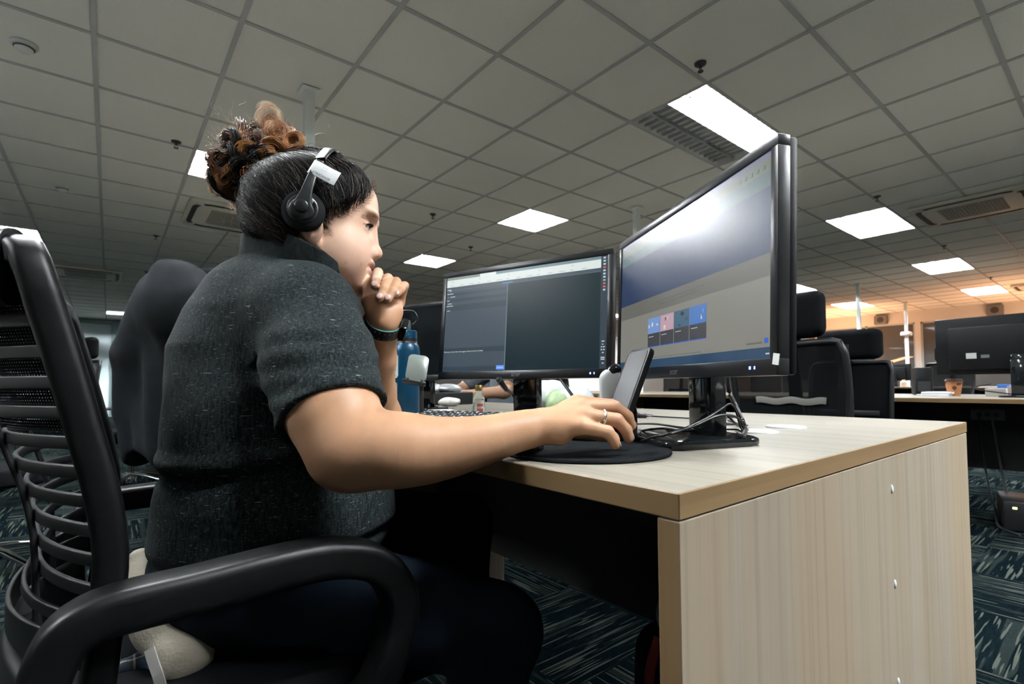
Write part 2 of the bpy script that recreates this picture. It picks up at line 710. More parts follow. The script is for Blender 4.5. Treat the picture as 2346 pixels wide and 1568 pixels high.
def cv(u, v):
    if (u, v) not in vg:
        vg[u, v] = bm.verts.new((gx(u), gy(v), H))
    return vg[u, v]


for u in range(u0, u1):
    for v in range(v0, v1):
        if (u, v) not in holes:
            bm.faces.new((cv(u, v), cv(u, v + 1), cv(u + 1, v + 1), cv(u + 1, v)))
tag(obj('ceiling', bm, CEIL), kind='structure')
# exposed grid of metal bars between the tiles
BAR = mat('ceiling_bar_grey', (0.40, 0.41, 0.40), 0.6)
bm = new()
owner = {(u, v): k for k, f in enumerate(FIXTURES) for u in range(f[0], f[2]) for v in range(f[1], f[3])}
for u in range(u0, u1 + 1):
    start = v0
    for v in range(v0, v1 + 1):
        inside = v < v1 and owner.get((u - 1, v), -1) == owner.get((u, v), -2)
        if inside or v == v1:                         # the bar stops at a long fixture and goes on behind it
            if v > start:
                box(bm, (gx(u) - 0.0125, gy(start), H - 0.006), (gx(u) + 0.0125, gy(v), H - 0.001))
            start = v + 1
for v in range(v0, v1 + 1):
    box(bm, (gx(u0), gy(v) - 0.0125, H - 0.0055), (gx(u1), gy(v) + 0.0125, H - 0.0008))
tag(obj('trim_1', bm, BAR), kind='structure')

TUBE_ON = mat('lit_tube', (1, 1, 1), 0.4, emit=(0.93, 0.97, 1.0), estr=LAMP)
TUBE_OFF = mat('unlit_tube', (0.72, 0.73, 0.72), 0.3)
LOUVRE = mat('louvre_aluminium', (0.42, 0.43, 0.43), 0.35, 0.5)
HOUSING = mat('white_housing', (0.85, 0.85, 0.84), 0.4)


def ceiling_light(f):
    u0, v0, u1, v1, lit, label = f
    L, W = (u1 - u0) * TILE - 0.026, (v1 - v0) * TILE - 0.026
    x, y = (gx(u0) + gx(u1)) / 2, (gy(v0) + gy(v1)) / 2
    t = thing('ceiling_light', label, 'ceiling light', (x, y, H), 0, 'recessed louvre ceiling lights')
    bm = new()
    e = 0.012
    top = 0.085
    box(bm, (-L / 2, -W / 2, top), (L / 2, W / 2, top + 0.004))
    box(bm, (-L / 2 - e, -W / 2 - e, -0.002), (-L / 2, W / 2 + e, top))
    box(bm, (L / 2, -W / 2 - e, -0.002), (L / 2 + e, W / 2 + e, top))
    box(bm, (-L / 2, -W / 2 - e, -0.002), (L / 2, -W / 2, top))
    box(bm, (-L / 2, W / 2, -0.002), (L / 2, W / 2 + e, top))
    obj('housing', bm, HOUSING, t)
    pitch = W / 4
    for k in range(4):
        yy = -W / 2 + pitch * (k + 0.5)
        bm = new()
        cyl(bm, (-L / 2 + 0.02, yy, 0.058), (L / 2 - 0.02, yy, 0.058), 0.013, seg=8)
        obj('tube', bm, TUBE_ON if lit[k] else TUBE_OFF, t, 40)
    bm = new()
    for k in range(1, 4):
        yy = -W / 2 + pitch * k
        box(bm, (-L / 2, yy - 0.006, 0.0), (L / 2, yy + 0.006, 0.03 if k != 2 else 0.08))
    n = int(round(L / 0.075))
    for k in range(1, n):
        xx = -L / 2 + L * k / n
        box(bm, (xx - 0.0012, -W / 2, 0.006), (xx + 0.0012, W / 2, 0.03))
    obj('louvre', bm, LOUVRE, t)
    return t


for f in FIXTURES:
    ceiling_light(f)

# walls
WALL = mat('wall_paint', (0.62, 0.60, 0.56), 0.85)
WALL_B = mat('wall_paint_cool', (0.52, 0.62, 0.64), 0.85)
bm = new()
XR = 16.85
box(bm, (XR, -6.5, 0), (XR + 0.15, 10.0, 0.1))
box(bm, (XR, -6.5, 2.43), (XR + 0.15, 10.0, H))
for ya, yb in ((-6.5, 1.55), (3.56, 3.68), (5.9, 6.1), (8.2, 10.0)):
    box(bm, (XR, ya, 0.1), (XR + 0.15, yb, 2.43))
tag(obj('wall_right', bm, WALL), kind='structure')
GLASS = mat('dark_office_glass', (0.10, 0.10, 0.095), 0.03, spec=0.9)
for k, (ya, yb) in enumerate(((1.55, 3.56), (3.68, 5.9), (6.1, 8.2))):
    bm = new()
    box(bm, (XR + 0.05, ya, 0.1), (XR + 0.07, yb, 2.43))
    o = tag(obj('window_%d' % (k + 1), bm, GLASS), kind='structure')
    bm = new()
    ym = (ya + yb) / 2
    for yy in (ya + 0.02, ym, yb - 0.02):
        box(bm, (XR + 0.03, yy - 0.02, 0.1), (XR + 0.09, yy + 0.02, 2.43))
    box(bm, (XR + 0.03, ya, 2.39), (XR + 0.09, yb, 2.43))
    obj('window_frame', bm, PALE, o)
bm = new()
box(bm, (3.0, 9.9, 0), (XR, 10.05, H))
box(bm, (3.0, 10.05, 0), (3.15, 18.1, H))
tag(obj('wall_back', bm, WALL), kind='structure')
bm = new()
box(bm, (-10.0, 18.1, 0), (3.15, 18.25, H))
tag(obj('wall_left', bm, WALL_B), kind='structure')
bm = new()
box(bm, (-10.0, 18.02, 2.60), (3.0, 18.1, H - 0.01))
box(bm, (0.02, 18.0, 0), (0.26, 18.1, 2.6))
tag(obj('trim_2', bm, mat('wall_trim_dark', (0.12, 0.17, 0.18), 0.7)), kind='structure')


def on_wall_glow():
    t = thing('notice_board', 'small pale backlit notice on the far left wall', 'sign', (0.30, 18.06, 1.25))
    bm = new()
    box(bm, (-0.20, -0.03, -0.25), (0.42, 0.03, 0.25), 0.01)
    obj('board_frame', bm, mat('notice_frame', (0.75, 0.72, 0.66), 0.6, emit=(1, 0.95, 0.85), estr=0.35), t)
    bm = new()
    box(bm, (0.02, -0.036, -0.16), (0.38, -0.031, 0.14))
    obj('notice_sheet', bm, mat('notice_sheet', (0.30, 0.22, 0.16), 0.7), t)


on_wall_glow()

for k, yy in enumerate((2.10, 4.42)):
    t = thing('wall_speaker', ('dark square speaker grille high on the far right wall, above the far monitor' if k == 0 else
                               'dark square speaker grille high on the far right wall, next to the thin pole'), 'speaker', (XR - 0.08, yy, 2.56), 0, 'square wall speakers')
    bm = new()
    box(bm, (-0.04, -0.15, -0.12), (0.08, 0.15, 0.12), 0.015)
    obj('case', bm, mat('speaker_case', (0.16, 0.16, 0.155), 0.6), t)
    bm = new()
    cyl(bm, (-0.035, 0, 0), (-0.052, 0, 0), 0.075, 0.075, 20)
    obj('grille', bm, mat('speaker_grille', (0.04, 0.04, 0.04), 0.6), t)

# thin power poles running from desk height to the ceiling
for k, (x, y, lb) in enumerate(((0.962, 3.248, 'thin white power pole rising behind the curly bun'),
                                (4.382, 3.303, 'thin white power pole above the gap beside the right monitor'),
                                (11.21, 3.30, 'thin white power pole crossing a far ceiling light'),
                                (14.73, 3.38, 'thin white power pole with a collar, in front of the far glass wall'))):
    t = thing('power_pole', lb, 'pole', (x, y, 0), 0, 'thin white power poles')
    bm = new()
    box(bm, (-0.03, -0.03, 0.0), (0.03, 0.03, H - 0.007), 0.006)
    obj('post', bm, mat('pole_white', (0.82, 0.86, 0.85), 0.5), t, 40)
    bm = new()
    box(bm, (-0.055, -0.055, H - 0.022), (0.055, 0.055, H - 0.0065), 0.004)
    obj('ceiling_plate', bm, MATS['pole_white'], t)
    if k == 3:
        bm = new()
        box(bm, (-0.1, -0.1, 1.92), (0.1, 0.1, 2.02), 0.03)
        obj('collar', bm, MATS['pole_white'], t)


def air_conditioner(x, y, label, s=0.95):
    t = thing('air_conditioner', label, 'air conditioner', (x, y, H), 0, 'ceiling cassette air conditioners')
    cream = mat('aircon_cream', (0.56, 0.54, 0.46), 0.5)
    bm = new()
    prism(bm, rrect(s, s, 0.06, 5), -0.035, -0.0065, bevel=0.008)
    obj('panel', bm, cream, t, 40)
    bm = new()
    ring = rrect(s - 0.12, s - 0.12, 0.16, 8)
    for k in range(4):
        seg = ring[9 * k + 5:9 * k + 9] + [(p[0], p[1]) for p in ring[(9 * (k + 1)) % 36:(9 * (k + 1)) % 36 + 4]]
        sweep(bm, [(p[0], p[1], -0.0365) for p in seg], [(-0.024, -0.002), (0.024, -0.002), (0.024, 0.002), (-0.024, 0.002)])
    obj('air_slot', bm, mat('aircon_slot', (0.008, 0.01, 0.01), 0.7), t)
    bm = new()
    box(bm, (-0.26, -0.26, -0.040), (0.26, 0.26, -0.034), 0.01)
    for k in range(17):
        yy = -0.24 + 0.03 * k
        box(bm, (-0.245, yy - 0.008, -0.0445), (0.245, yy + 0.008, -0.0395))
    obj('intake_grille', bm, mat('aircon_grille', (0.20, 0.20, 0.17), 0.6), t)


air_conditioner(gx(9.25), gy(-1.98), 'cream ceiling cassette air conditioner at right beside a long light')
air_conditioner(gx(-1.05), gy(6.78), 'cream ceiling cassette air conditioner behind the curly bun')
air_conditioner(gx(-3.4), gy(14.3), 'ceiling cassette air conditioner at far left, seen past the chair back')
air_conditioner(gx(21.0), gy(-2.0), 'ceiling cassette air conditioner at the far right edge')


def sprinkler(x, y, label):
    t = thing('sprinkler_head', label, 'sprinkler', (x, y, H), 0, 'dark ceiling sprinkler heads')
    dm = mat('sprinkler_dark', (0.035, 0.035, 0.035), 0.4, 0.4)
    bm = new()
    lathe(bm, [(0.0, 0.0), (0.035, 0.0), (0.033, -0.008), (0.014, -0.014), (0.0, -0.014)], 18)
    obj('escutcheon', bm, dm, t, 40)
    bm = new()
    cyl(bm, (0, 0, -0.012), (0, 0, -0.03), 0.010, 0.008, 10)
    for s in (-1, 1):
        tube(bm, [(0.009 * s, 0, -0.028), (0.013 * s, 0, -0.038), (0.002 * s, 0, -0.05)], 0.002, 6, 4)
    cyl(bm, (0, 0, -0.049), (0, 0, -0.052), 0.017, 0.017, 14)
    obj('deflector', bm, dm, t, 40)


for (u, v, lb) in ((1.65, -1.13, 'dark sprinkler head above the half lit ceiling light'), (-2.22, 3.92, 'dark sprinkler head left of the light behind the bun'),
                   (1.77, 4.32, 'dark sprinkler head in front of the woman\'s forehead'), (-2.13, 9.0, 'dark sprinkler head left of the collar, near the left air conditioner'),
                   (7.29, -1.06, 'dark sprinkler head over the long light at right'), (12.23, -1.02, 'dark sprinkler head between the first two lights of the right row'),
                   (3.57, 5.74, 'camera dome built as a sprinkler head, over the top edge of the left monitor'), (-2.1, 13.2, 'dark sprinkler head above the draped jacket'),  # the one above the left monitor stands for a camera dome
                   (18.0, -1.05, 'dark sprinkler head between the last two lights of the right row')):
    sprinkler(gx(u), gy(v), lb)


def smoke(x, y, label):
    t = thing('smoke_detector', label, 'smoke detector', (x, y, H), 0, 'white smoke detectors')
    bm = new()
    lathe(bm, [(0.0, 0.0), (0.06, 0.0), (0.06, -0.012), (0.05, -0.02), (0.05, -0.0205), (0.0, -0.0205)], 28)
    obj('base', bm, WHITE, t, 40)
    bm = new()
    lathe(bm, [(0.0, -0.02), (0.042, -0.02), (0.04, -0.034), (0.024, -0.048), (0.0, -0.05)], 28)
    obj('dome', bm, mat('detector_dome', (0.66, 0.67, 0.65), 0.45), t, 40)
    bm = new()
    lathe(bm, [(0.0435, -0.024), (0.0455, -0.026), (0.044, -0.030), (0.042, -0.030)], 28)
    obj('sensor_slot', bm, mat('aircon_slot', (0.008, 0.01, 0.01), 0.7), t, 40)


smoke(gx(-3.5), gy(2.56), 'white smoke detector at the top left corner of the picture')
smoke(gx(-3.47), gy(6.75), 'white smoke detector on the ceiling left of the bun, farther one')

# added lamps, fittings unseen, for the warm glow along the far right wall
area_light('warm_glow_lamp', (15.6, 5.0, 1.3), (15.9, 5.2, 2.7), (0.4, 2.4), 34.0, (1.0, 0.50, 0.26))
area_light('warm_glow_lamp', (14.9, 1.2, 1.0), (15.1, 1.2, 2.7), (0.4, 3.5), 34.0, (1.0, 0.50, 0.26))
# ------------------------------------------------------------------ desks
DZ = 0.745


BOUNCE_TOP = mat('white_bounce_top', (0.80, 0.80, 0.77), 0.5)  # white tops for added, unseen benches that bounce light onto the ceiling


def bench(name, label, x0, x1, y0, y1, detail=True, top=None):
    t = thing(name, label, 'desk', (0, 0, 0))
    bm = new()
    vs = box(bm, (x0, y0, DZ - 0.025), (x1, y1, DZ), 0.0012, 1)
    bm.faces.ensure_lookup_table()
    for f in bm.faces:
        n = f.normal
        f.material_index = 0 if abs(n.z) > 0.8 else (1 if abs(n.x) > 0.8 else 2)
    obj('worktop', bm, [top or WOOD_TOP, WOOD_EDGE, WOOD_EDGE_X], t)
    for k, yy in enumerate((y0, y1 - 0.025)):
        bm = new()
        box(bm, (x0 + 0.001, yy + 0.001, 0.004), (x1 - 0.001, yy + 0.0245, DZ - 0.0265), 0.0008, 1)
        for f in bm.faces:
            f.material_index = 1 if abs(f.normal.x) > 0.8 else 0
        obj('end_panel', bm, [WOOD_SIDE, WOOD_EDGE_Z], t)
        for s in (0.05, x1 - x0 - 0.05):
            bm = new()
            cyl(bm, (x0 + s, yy + 0.0125, 0.0), (x0 + s, yy + 0.0125, 0.006), 0.02, seg=14)
            obj('foot', bm, BLACK, t)
    xm = (x0 + x1) / 2
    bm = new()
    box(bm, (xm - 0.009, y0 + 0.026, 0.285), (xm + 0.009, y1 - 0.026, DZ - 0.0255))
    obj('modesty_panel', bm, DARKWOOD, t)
    ym = (y0 + y1) / 2
    bm = new()
    box(bm, (x0 + 0.3, ym - 0.0125, 0.0), (xm - 0.01, ym + 0.0125, DZ - 0.0255))
    box(bm, (xm + 0.01, ym - 0.0125, 0.0), (x1 - 0.3, ym + 0.0125, DZ - 0.0255))
    obj('mid_support', bm, WOOD_SIDE, t)
    if detail:
        for z in (0.664, 0.507, 0.347, 0.19):
            bm = new()
            ball(bm, (1.027, y0 + 0.001, z), (0.0042, 0.0026, 0.0075), u=14, v=8)
            obj('screw_cap', bm, WHITE, t, 60)
    return t


bench('office_bench_desk', 'long pale wood bench desk in front, with the seated woman and both lit monitors', 0.403, 1.629, 0.262, 3.20)
bench('office_bench_desk', 'pale wood bench desk at right behind the black headrest chairs', 3.77, 4.99, -1.0, 3.27, False)
bench('office_bench_desk', 'distant pale wood bench desk with small bottles, beside the thin pole', 10.6, 11.82, 0.9, 3.27, False)
bench('office_bench_desk', 'pale wood bench desk beyond the power pole, seen under the left monitor', 0.403, 1.629, 3.31, 6.2, False)
bench('office_bench_desk', 'pale wood bench desk seen under the right monitor behind the black chair', 3.77, 4.99, 3.34, 6.3, False)
bench('office_bench_desk', 'unseen bench desk added to bounce light off its white top, behind the seated woman, out of the picture', -3.02, -1.80, -1.0, 6.2, False, BOUNCE_TOP)
bench('office_bench_desk', 'unseen bench desk added to bounce light off its white top, behind the photographer, out of the picture', 0.403, 1.629, -5.2, -1.25, False, BOUNCE_TOP)
bench('office_bench_desk', 'unseen bench desk added to bounce light off its white top, behind the right bench, out of the picture', 3.77, 4.99, -5.2, -1.25, False, BOUNCE_TOP)


def grommet(x, y, label, z=DZ):
    t = thing('cable_grommet', label, 'cable grommet', (x, y, z), 0, 'white desk cable grommets')
    bm = new()
    lathe(bm, [(0.030, 0.0), (0.040, 0.0), (0.0395, 0.003), (0.036, 0.0038), (0.031, 0.0030)], 32)
    obj('rim', bm, WHITE, t, 40)
    bm = new()
    lathe(bm, [(0.0, 0.0006), (0.0305, 0.0006), (0.0305, 0.0024), (0.0, 0.0026)], 32)
    obj('cover', bm, mat('grommet_cover', (0.20, 0.21, 0.21), 0.45), t, 40)


g1 = at(1800, 980, 1.0)
_d = (DZ - CAM_Z) / ((at(1800, 980, 1.0).z) - CAM_Z)
grommet(at(1800, 980, _d).x, at(1800, 980, _d).y, 'white cable grommet alone on the bare end of the front desk')
_d = (DZ - CAM_Z) / ((at(1725, 992, 1.0).z) - CAM_Z)
grommet(at(1722, 989, _d).x + 0.02, at(1722, 989, _d).y, 'white cable grommet behind the base of the right monitor')


# ------------------------------------------------------------------ monitors
def emis(name, c, s=1.0, rough=0.25):
    return mat(name, tuple(k * 0.02 for k in c), rough, spec=1.0 if rough < 0.29 else 0.16, emit=c, estr=s * 0.45)


def panel_rects(bm, W, Hh, rects):
    """rects: (u0, v0, u1, v1, material index, layer) on a screen W x Hh standing in local XZ, facing -Y"""
    for u0, v0, u1, v1, mi, lay in rects:
        y = -0.00012 * lay
        q = [bm.verts.new((-W / 2 + W * u, y, Hh * v)) for u, v in ((u0, v0), (u1, v0), (u1, v1), (u0, v1))]
        f = bm.faces.new(q)
        f.material_index = mi


def monitor(label, x, y, zb, yaw, tilt, screen=None, led=(0.05, 0.12, 1.0), logo=True, base=True, group='black desktop monitors', w=0.503, h=0.302):
    t = thing('desktop_monitor', label, 'monitor', (x, y, DZ), yaw, group)
    M = Matrix.Translation((0, 0, zb - DZ)) @ Matrix.Rotation(-tilt, 4, 'X')
    # bezel frame with a thick slanted side, front face in local y = 0
    bm = new()
    ss, st, sb = 0.0135, 0.015, 0.0215
    box(bm, (-w / 2, 0, 0), (w / 2, 0.018, sb), 0.0015)
    box(bm, (-w / 2, 0, h - st), (w / 2, 0.018, h), 0.0015)
    box(bm, (-w / 2, 0, sb - 0.001), (-w / 2 + ss, 0.018, h - st + 0.001), 0.0015)
    box(bm, (w / 2 - ss, 0, sb - 0.001), (w / 2, 0.018, h - st + 0.001), 0.0015)
    bmesh.ops.transform(bm, matrix=M, verts=bm.verts)
    bz = obj('bezel', bm, mat('monitor_bezel', (0.007, 0.0075, 0.009), 0.30, spec=0.35), t, 30)
    bm = new()
    box(bm, (-w / 2 + 0.001, 0.018, 0.001), (w / 2 - 0.001, 0.030, h - 0.001), 0.004)
    box(bm, (-w / 2 + 0.07, 0.028, 0.03), (w / 2 - 0.07, 0.052, h - 0.06), 0.012)
    bmesh.ops.transform(bm, matrix=M, verts=bm.verts)
    obj('rear_shell', bm, mat('monitor_shell', (0.003, 0.0034, 0.0038), 0.5, spec=0.15), t, 30)
    # screen
    W, Hh = w - 2 * ss, h - st - sb
    bm = new()
    mats, rects = screen if screen else ([mat('dark_screen', (0.004, 0.005, 0.006), 0.12)], [])
    panel_rects(bm, W, Hh, [(0, 0, 1, 1, 0, 0)] + rects)
    bmesh.ops.transform(bm, matrix=M @ Matrix.Translation((0, 0.0022, sb)), verts=bm.verts)
    sc_ = obj('screen', bm, mats, t)
    if base:
        bm = new()
        z1 = zb - DZ + 0.09
        box(bm, (-0.037, 0.045, 0.008), (0.037, 0.077, z1), 0.008)
        box(bm, (-0.037, 0.034, z1 - 0.05), (0.037, 0.070, z1 + 0.03), 0.01)
        obj('stand_neck', bm, BLACK_GLOSS, t, 40)
        bm = new()
        out = []
        for px_, py_, r in ((-0.117, -0.075, 0.025), (0.117, -0.075, 0.025), (0.085, 0.11, 0.03), (-0.085, 0.11, 0.03)):
            out.append((px_, py_))
        pts = []
        n = len(out)
        for i, p in enumerate(out):
            a, b = Vector(out[i - 1]), Vector(out[(i + 1) % n])
            p = Vector(p)
            e0, e1 = (a - p).normalized() * 0.03, (b - p).normalized() * 0.03
            for k in range(6):
                s = k / 5
                pts.append(tuple((p + e0) * (1 - s) ** 2 + p * 2 * s * (1 - s) + (p + e1) * s * s))
        prism(bm, pts, 0.0, 0.0125, bevel=0.004)
        obj('stand_base', bm, BLACK_GLOSS, t, 30)
    if led:
        bm = new()
        for a, b in ((w / 2 - 0.052, 0.003), (w / 2 - 0.042, 0.0018)):
            box(bm, (a, -0.0006, 0.0085), (a + b, 0.001, 0.0125))
        bmesh.ops.transform(bm, matrix=M, verts=bm.verts)
        obj('power_light', bm, mat('led_%02x%02x%02x' % tuple(int(c * 255) for c in led), led, 0.4, emit=led, estr=9.0), bz)
    if logo:
        text('maker_lettering', 'acer', 0.0155, mat('logo_grey', (0.22, 0.23, 0.23), 0.35, 0.6), bz,
             M @ Matrix.Translation((0.0, -0.0003, 0.0108)) @ Matrix.Rotation(PI / 2, 4, 'X'))
    return t, M, W, Hh, sb, sc_


# left screen: a dark editor page under a pale browser bar
L0 = emis('screen_slate', (0.048, 0.068, 0.09), 1.0, 0.3)
LM = [L0, emis('screen_teal_dark', (0.004, 0.017, 0.023), 1.0, 0.3), emis('screen_bar_white', (0.62, 0.68, 0.66), 1.0, 0.3),
      emis('screen_tab_green', (0.20, 0.26, 0.24), 1.0, 0.3), emis('screen_row_dark', (0.030, 0.047, 0.062), 1.0, 0.3),
      emis('screen_button_blue', (0.12, 0.30, 0.95), 1.0, 0.3), emis('screen_icon_pale', (0.50, 0.56, 0.62), 1.0, 0.3),
      emis('screen_line', (0.15, 0.22, 0.24), 1.0, 0.3), emis('screen_icon_red', (0.65, 0.12, 0.10), 1.0, 0.3),
      emis('screen_icon_green', (0.15, 0.5, 0.45), 1.0, 0.3), emis('screen_icon_grey', (0.30, 0.33, 0.33), 1.0, 0.3)]
LR = [(0.425, 0, 0.965, 0.86, 1, 1), (0.965, 0, 1, 1, 4, 1), (0, 0.895, 0.965, 0.972, 2, 1), (0, 0.972, 0.235, 1, 3, 1), (0.235, 0.965, 0.345, 1, 2, 2),
      (0.345, 0.972, 0.965, 1, 7, 1), (0.423, 0, 0.427, 0.86, 7, 2), (0, 0.80, 0.42, 0.83, 4, 2), (0, 0.735, 0.42, 0.765, 4, 2), (0, 0.64, 0.42, 0.70, 4, 2),
      (0.0, 0.195, 0.42, 0.245, 4, 2), (0.0, 0.0, 0.42, 0.05, 4, 2), (0.372, 0.012, 0.422, 0.052, 5, 3),
      (0.39, 0.868, 0.455, 0.874, 5, 3), (0.0, 0.86, 0.965, 0.862, 7, 2)]
for k, (a, b, wd) in enumerate(((0.005, 0.865, 0.03), (0.02, 0.852, 0.015), (0.005, 0.82, 0.045), (0.03, 0.787, 0.035), (0.005, 0.748, 0.02), (0.012, 0.715, 0.03),
                                (0.002, 0.69, 0.05), (0.008, 0.64, 0.025))):
    LR.append((a, b, a + wd, b + 0.007, 6, 4))
LR.append((0.012, 0.787, 0.018, 0.795, 8, 4))
for k in range(14):                                    # small marks in the address and bookmark rows
    a = 0.03 + 0.064 * k
    LR.append((a, 0.907, a + 0.018 + 0.01 * (k % 3), 0.912, 10, 4))
    if k % 3 == 0:
        LR.append((a + 0.01, 0.945, a + 0.016, 0.955, 10, 4))
for k, mi in enumerate((6, 6, 6, 8, 6, 6, 6, 9, 8, 8, 6)):   # task bar icons down the right edge
    v = 0.975 - 0.029 * k
    LR.append((0.977, v, 0.989, v + 0.015, mi, 3))
for v, a, b in ((0.232, 0.975, 0.99), (0.205, 0.978, 0.984), (0.182, 0.972, 0.978), (0.182, 0.982, 0.992), (0.158, 0.971, 0.979), (0.158, 0.983, 0.992),
                (0.132, 0.978, 0.987), (0.09, 0.972, 0.992), (0.074, 0.972, 0.992), (0.04, 0.978, 0.988)):
    LR.append((a, v, b, v + 0.009, 6, 3))
ml = monitor('left lit monitor with a dark page under a pale browser bar', 0.7951, 0.9764, 0.8582, -1.2249, 0.09, (LM, LR))
text('screen_text', "Write your texts, then we'll suggest relevant article to include", 0.0052, LM[2], ml[5],
     ml[1] @ Matrix.Translation((-0.2355, 0.0012, 0.0215 + 0.205 * ml[3])) @ Matrix.Rotation(PI / 2, 4, 'X'), 'LEFT', 0.00005)
text('screen_text', 'Connect', 0.0055, LM[2], ml[5],
     ml[1] @ Matrix.Translation((-0.238 + 0.397 * 0.476, 0.0012, 0.0215 + 0.032 * ml[3])) @ Matrix.Rotation(PI / 2, 4, 'X'), 'CENTER', 0.00005)

# right screen: a pale web page with a blue hero band and four picture cards
RM = [emis('page_grey', (0.185, 0.182, 0.16), 1.0, 0.27), emis('page_hero_blue', (0.020, 0.036, 0.085), 1.0, 0.27), emis('page_band', (0.115, 0.113, 0.098), 1.0, 0.27),
      emis('page_bar_khaki', (0.10, 0.115, 0.09), 1.0, 0.27), emis('page_bar_teal', (0.055, 0.095, 0.105), 1.0, 0.27), emis('page_tab_violet', (0.10, 0.11, 0.17), 1.0, 0.27),
      emis('page_text', (0.09, 0.095, 0.09), 1.0, 0.27), emis('page_taskbar', (0.02, 0.05, 0.10), 1.0, 0.27), emis('card_caption', (0.045, 0.045, 0.052), 1.0, 0.27),
      emis('card_blue', (0.15, 0.25, 0.5), 1.0, 0.27), emis('card_pink', (0.42, 0.28, 0.33), 1.0, 0.27), emis('card_teal', (0.05, 0.11, 0.17), 1.0, 0.27),
      emis('card_azure', (0.06, 0.16, 0.42), 1.0, 0.27), emis('page_badge_blue', (0.02, 0.10, 0.5), 1.0, 0.27), emis('page_white', (0.5, 0.52, 0.5), 1.0, 0.27)]
RR = [(0, 0, 1, 0.055, 7, 1), (0, 0.395, 1, 0.505, 2, 1), (0, 0.505, 1, 0.83, 1, 1), (0, 0.83, 1, 0.905, 4, 1), (0, 0.905, 1, 0.97, 3, 1), (0, 0.97, 1, 1, 5, 1)]
for k, mi in enumerate((9, 10, 11, 12)):
    a = 0.278 + 0.106 * k
    RR += [(a, 0.146, a + 0.102, 0.35, 8, 2), (a, 0.24, a + 0.102, 0.35, mi, 3), (a, 0.143, a + 0.102, 0.148, 13, 3)]
    RR += [(a + 0.01, 0.215, a + 0.05, 0.219, 14, 4)]
rr = random.Random(3)
for k in range(26):                                    # blotches of the small photographs on the cards
    c = k % 4
    a = 0.278 + 0.106 * c + rr.uniform(0.005, 0.08)
    v = rr.uniform(0.245, 0.32)
    RR.append((a, v, a + rr.uniform(0.006, 0.018), v + rr.uniform(0.01, 0.03), rr.choice(((9, 14), (14, 8, 10), (6, 8, 4), (12, 14, 9))[c]), 5))
for v, a, b in ((0.452, 0.34, 0.66), (0.43, 0.36, 0.62)):
    x = a
    while x < b:
        l = rr.uniform(0.012, 0.035)
        RR.append((x, v, x + l, v + 0.010, 6, 3))
        x += l + 0.006
for k in range(18):
    RR.append((0.24 + 0.024 * k, 0.066, 0.24 + 0.024 * k + 0.019, 0.0705, 6, 3))
RR += [(0.90, 0.075, 0.965, 0.083, 6, 3), (0.975, 0.075, 0.99, 0.10, 13, 3), (0.98, 0.02, 0.995, 0.027, 14, 3)]
for k in range(5):
    RR.append((0.86 + 0.026 * k, 0.925, 0.87 + 0.026 * k, 0.945, 4, 3))
mr = monitor('right lit monitor, nearest the camera, with a grey web page and blue band', 0.7522, 0.4951, 0.8534, -2.0645, 0.035, (RM, RR))
bm = new()
box(bm, (0.503 / 2 - 0.0125, -0.0006, 0.050), (0.503 / 2 - 0.002, 0.0004, 0.064))
bmesh.ops.transform(bm, matrix=mr[1] @ Matrix.Rotation(0.15, 4, 'Y'), verts=bm.verts)
obj('sticker', bm, mat('sticker_white', (0.6, 0.62, 0.6), 0.5), mr[0])
monitor('dark switched off monitor behind the blue flask, turned to the next seat', 0.92, 1.74, 0.86, -1.22, 0.07, None, (1.0, 0.16, 0.03), False)
BACKM = monitor('large black monitor seen from behind at the right edge', 4.22, 0.42, 0.885, 1.45, 0.03, None, None, False, w=0.80, h=0.36)
monitor('second black monitor seen from behind beyond the far desk, half hidden', 4.30, 1.42, 0.86, 1.6, 0.03, None, None, False)
monitor('tiny distant dark monitor beside the thin pole and small bottles', 11.3, 2.75, 0.86, 1.2, 0.03, None, None, False)


# ------------------------------------------------------------------ things on the front desk
def desk_at(x, y, z=DZ):
    q = at(x, y, 1.0)
    return at(x, y, (z - CAM_Z) / (q.z - CAM_Z))


# mouse pad with wrist rest, mouse
pc = Vector((0.548, 0.512))
PAD_R = 0.122
padyaw = math.atan2(-0.626, 0.78)
t = thing('mouse_pad', 'round black mouse pad with a cushioned wrist rest under the hand', 'mouse pad', (pc.x, pc.y, DZ), padyaw)
bm = new()
lathe(bm, [(0.0, 0.0), (PAD_R, 0.0), (PAD_R + 0.001, 0.002), (PAD_R, 0.0045), (0.0, 0.0045)], 64)
PADM = mat('mouse_pad_cloth', (0.0055, 0.0065, 0.0075), 0.9, spec=0.06)
g = G(PADM)
g.bump(g.noise(g.coord((900, 900, 900)), 1.0, 2), 0.4, 0.0006)
obj('mat', bm, PADM, t, 40)
v, q = surf(lambda P: smax(smin(s_cone(P, (-0.092, -0.05, 0.005), (-0.078, 0.0, 0.006), 0.0165, 0.0165),
                                s_cone(P, (-0.078, 0.0, 0.006), (-0.092, 0.05, 0.005), 0.0165, 0.0165), 0.006) * 1.0, -(P[:, 2] - 0.0035), 0.002),
            (-0.13, -0.09, -0.005), (-0.045, 0.09, 0.04), 0.0022)
mesh_obj('wrist_rest', v, q[:, ::-1], mat('wrist_rest_cloth', (0.008, 0.0095, 0.0115), 0.8, spec=0.1), t)

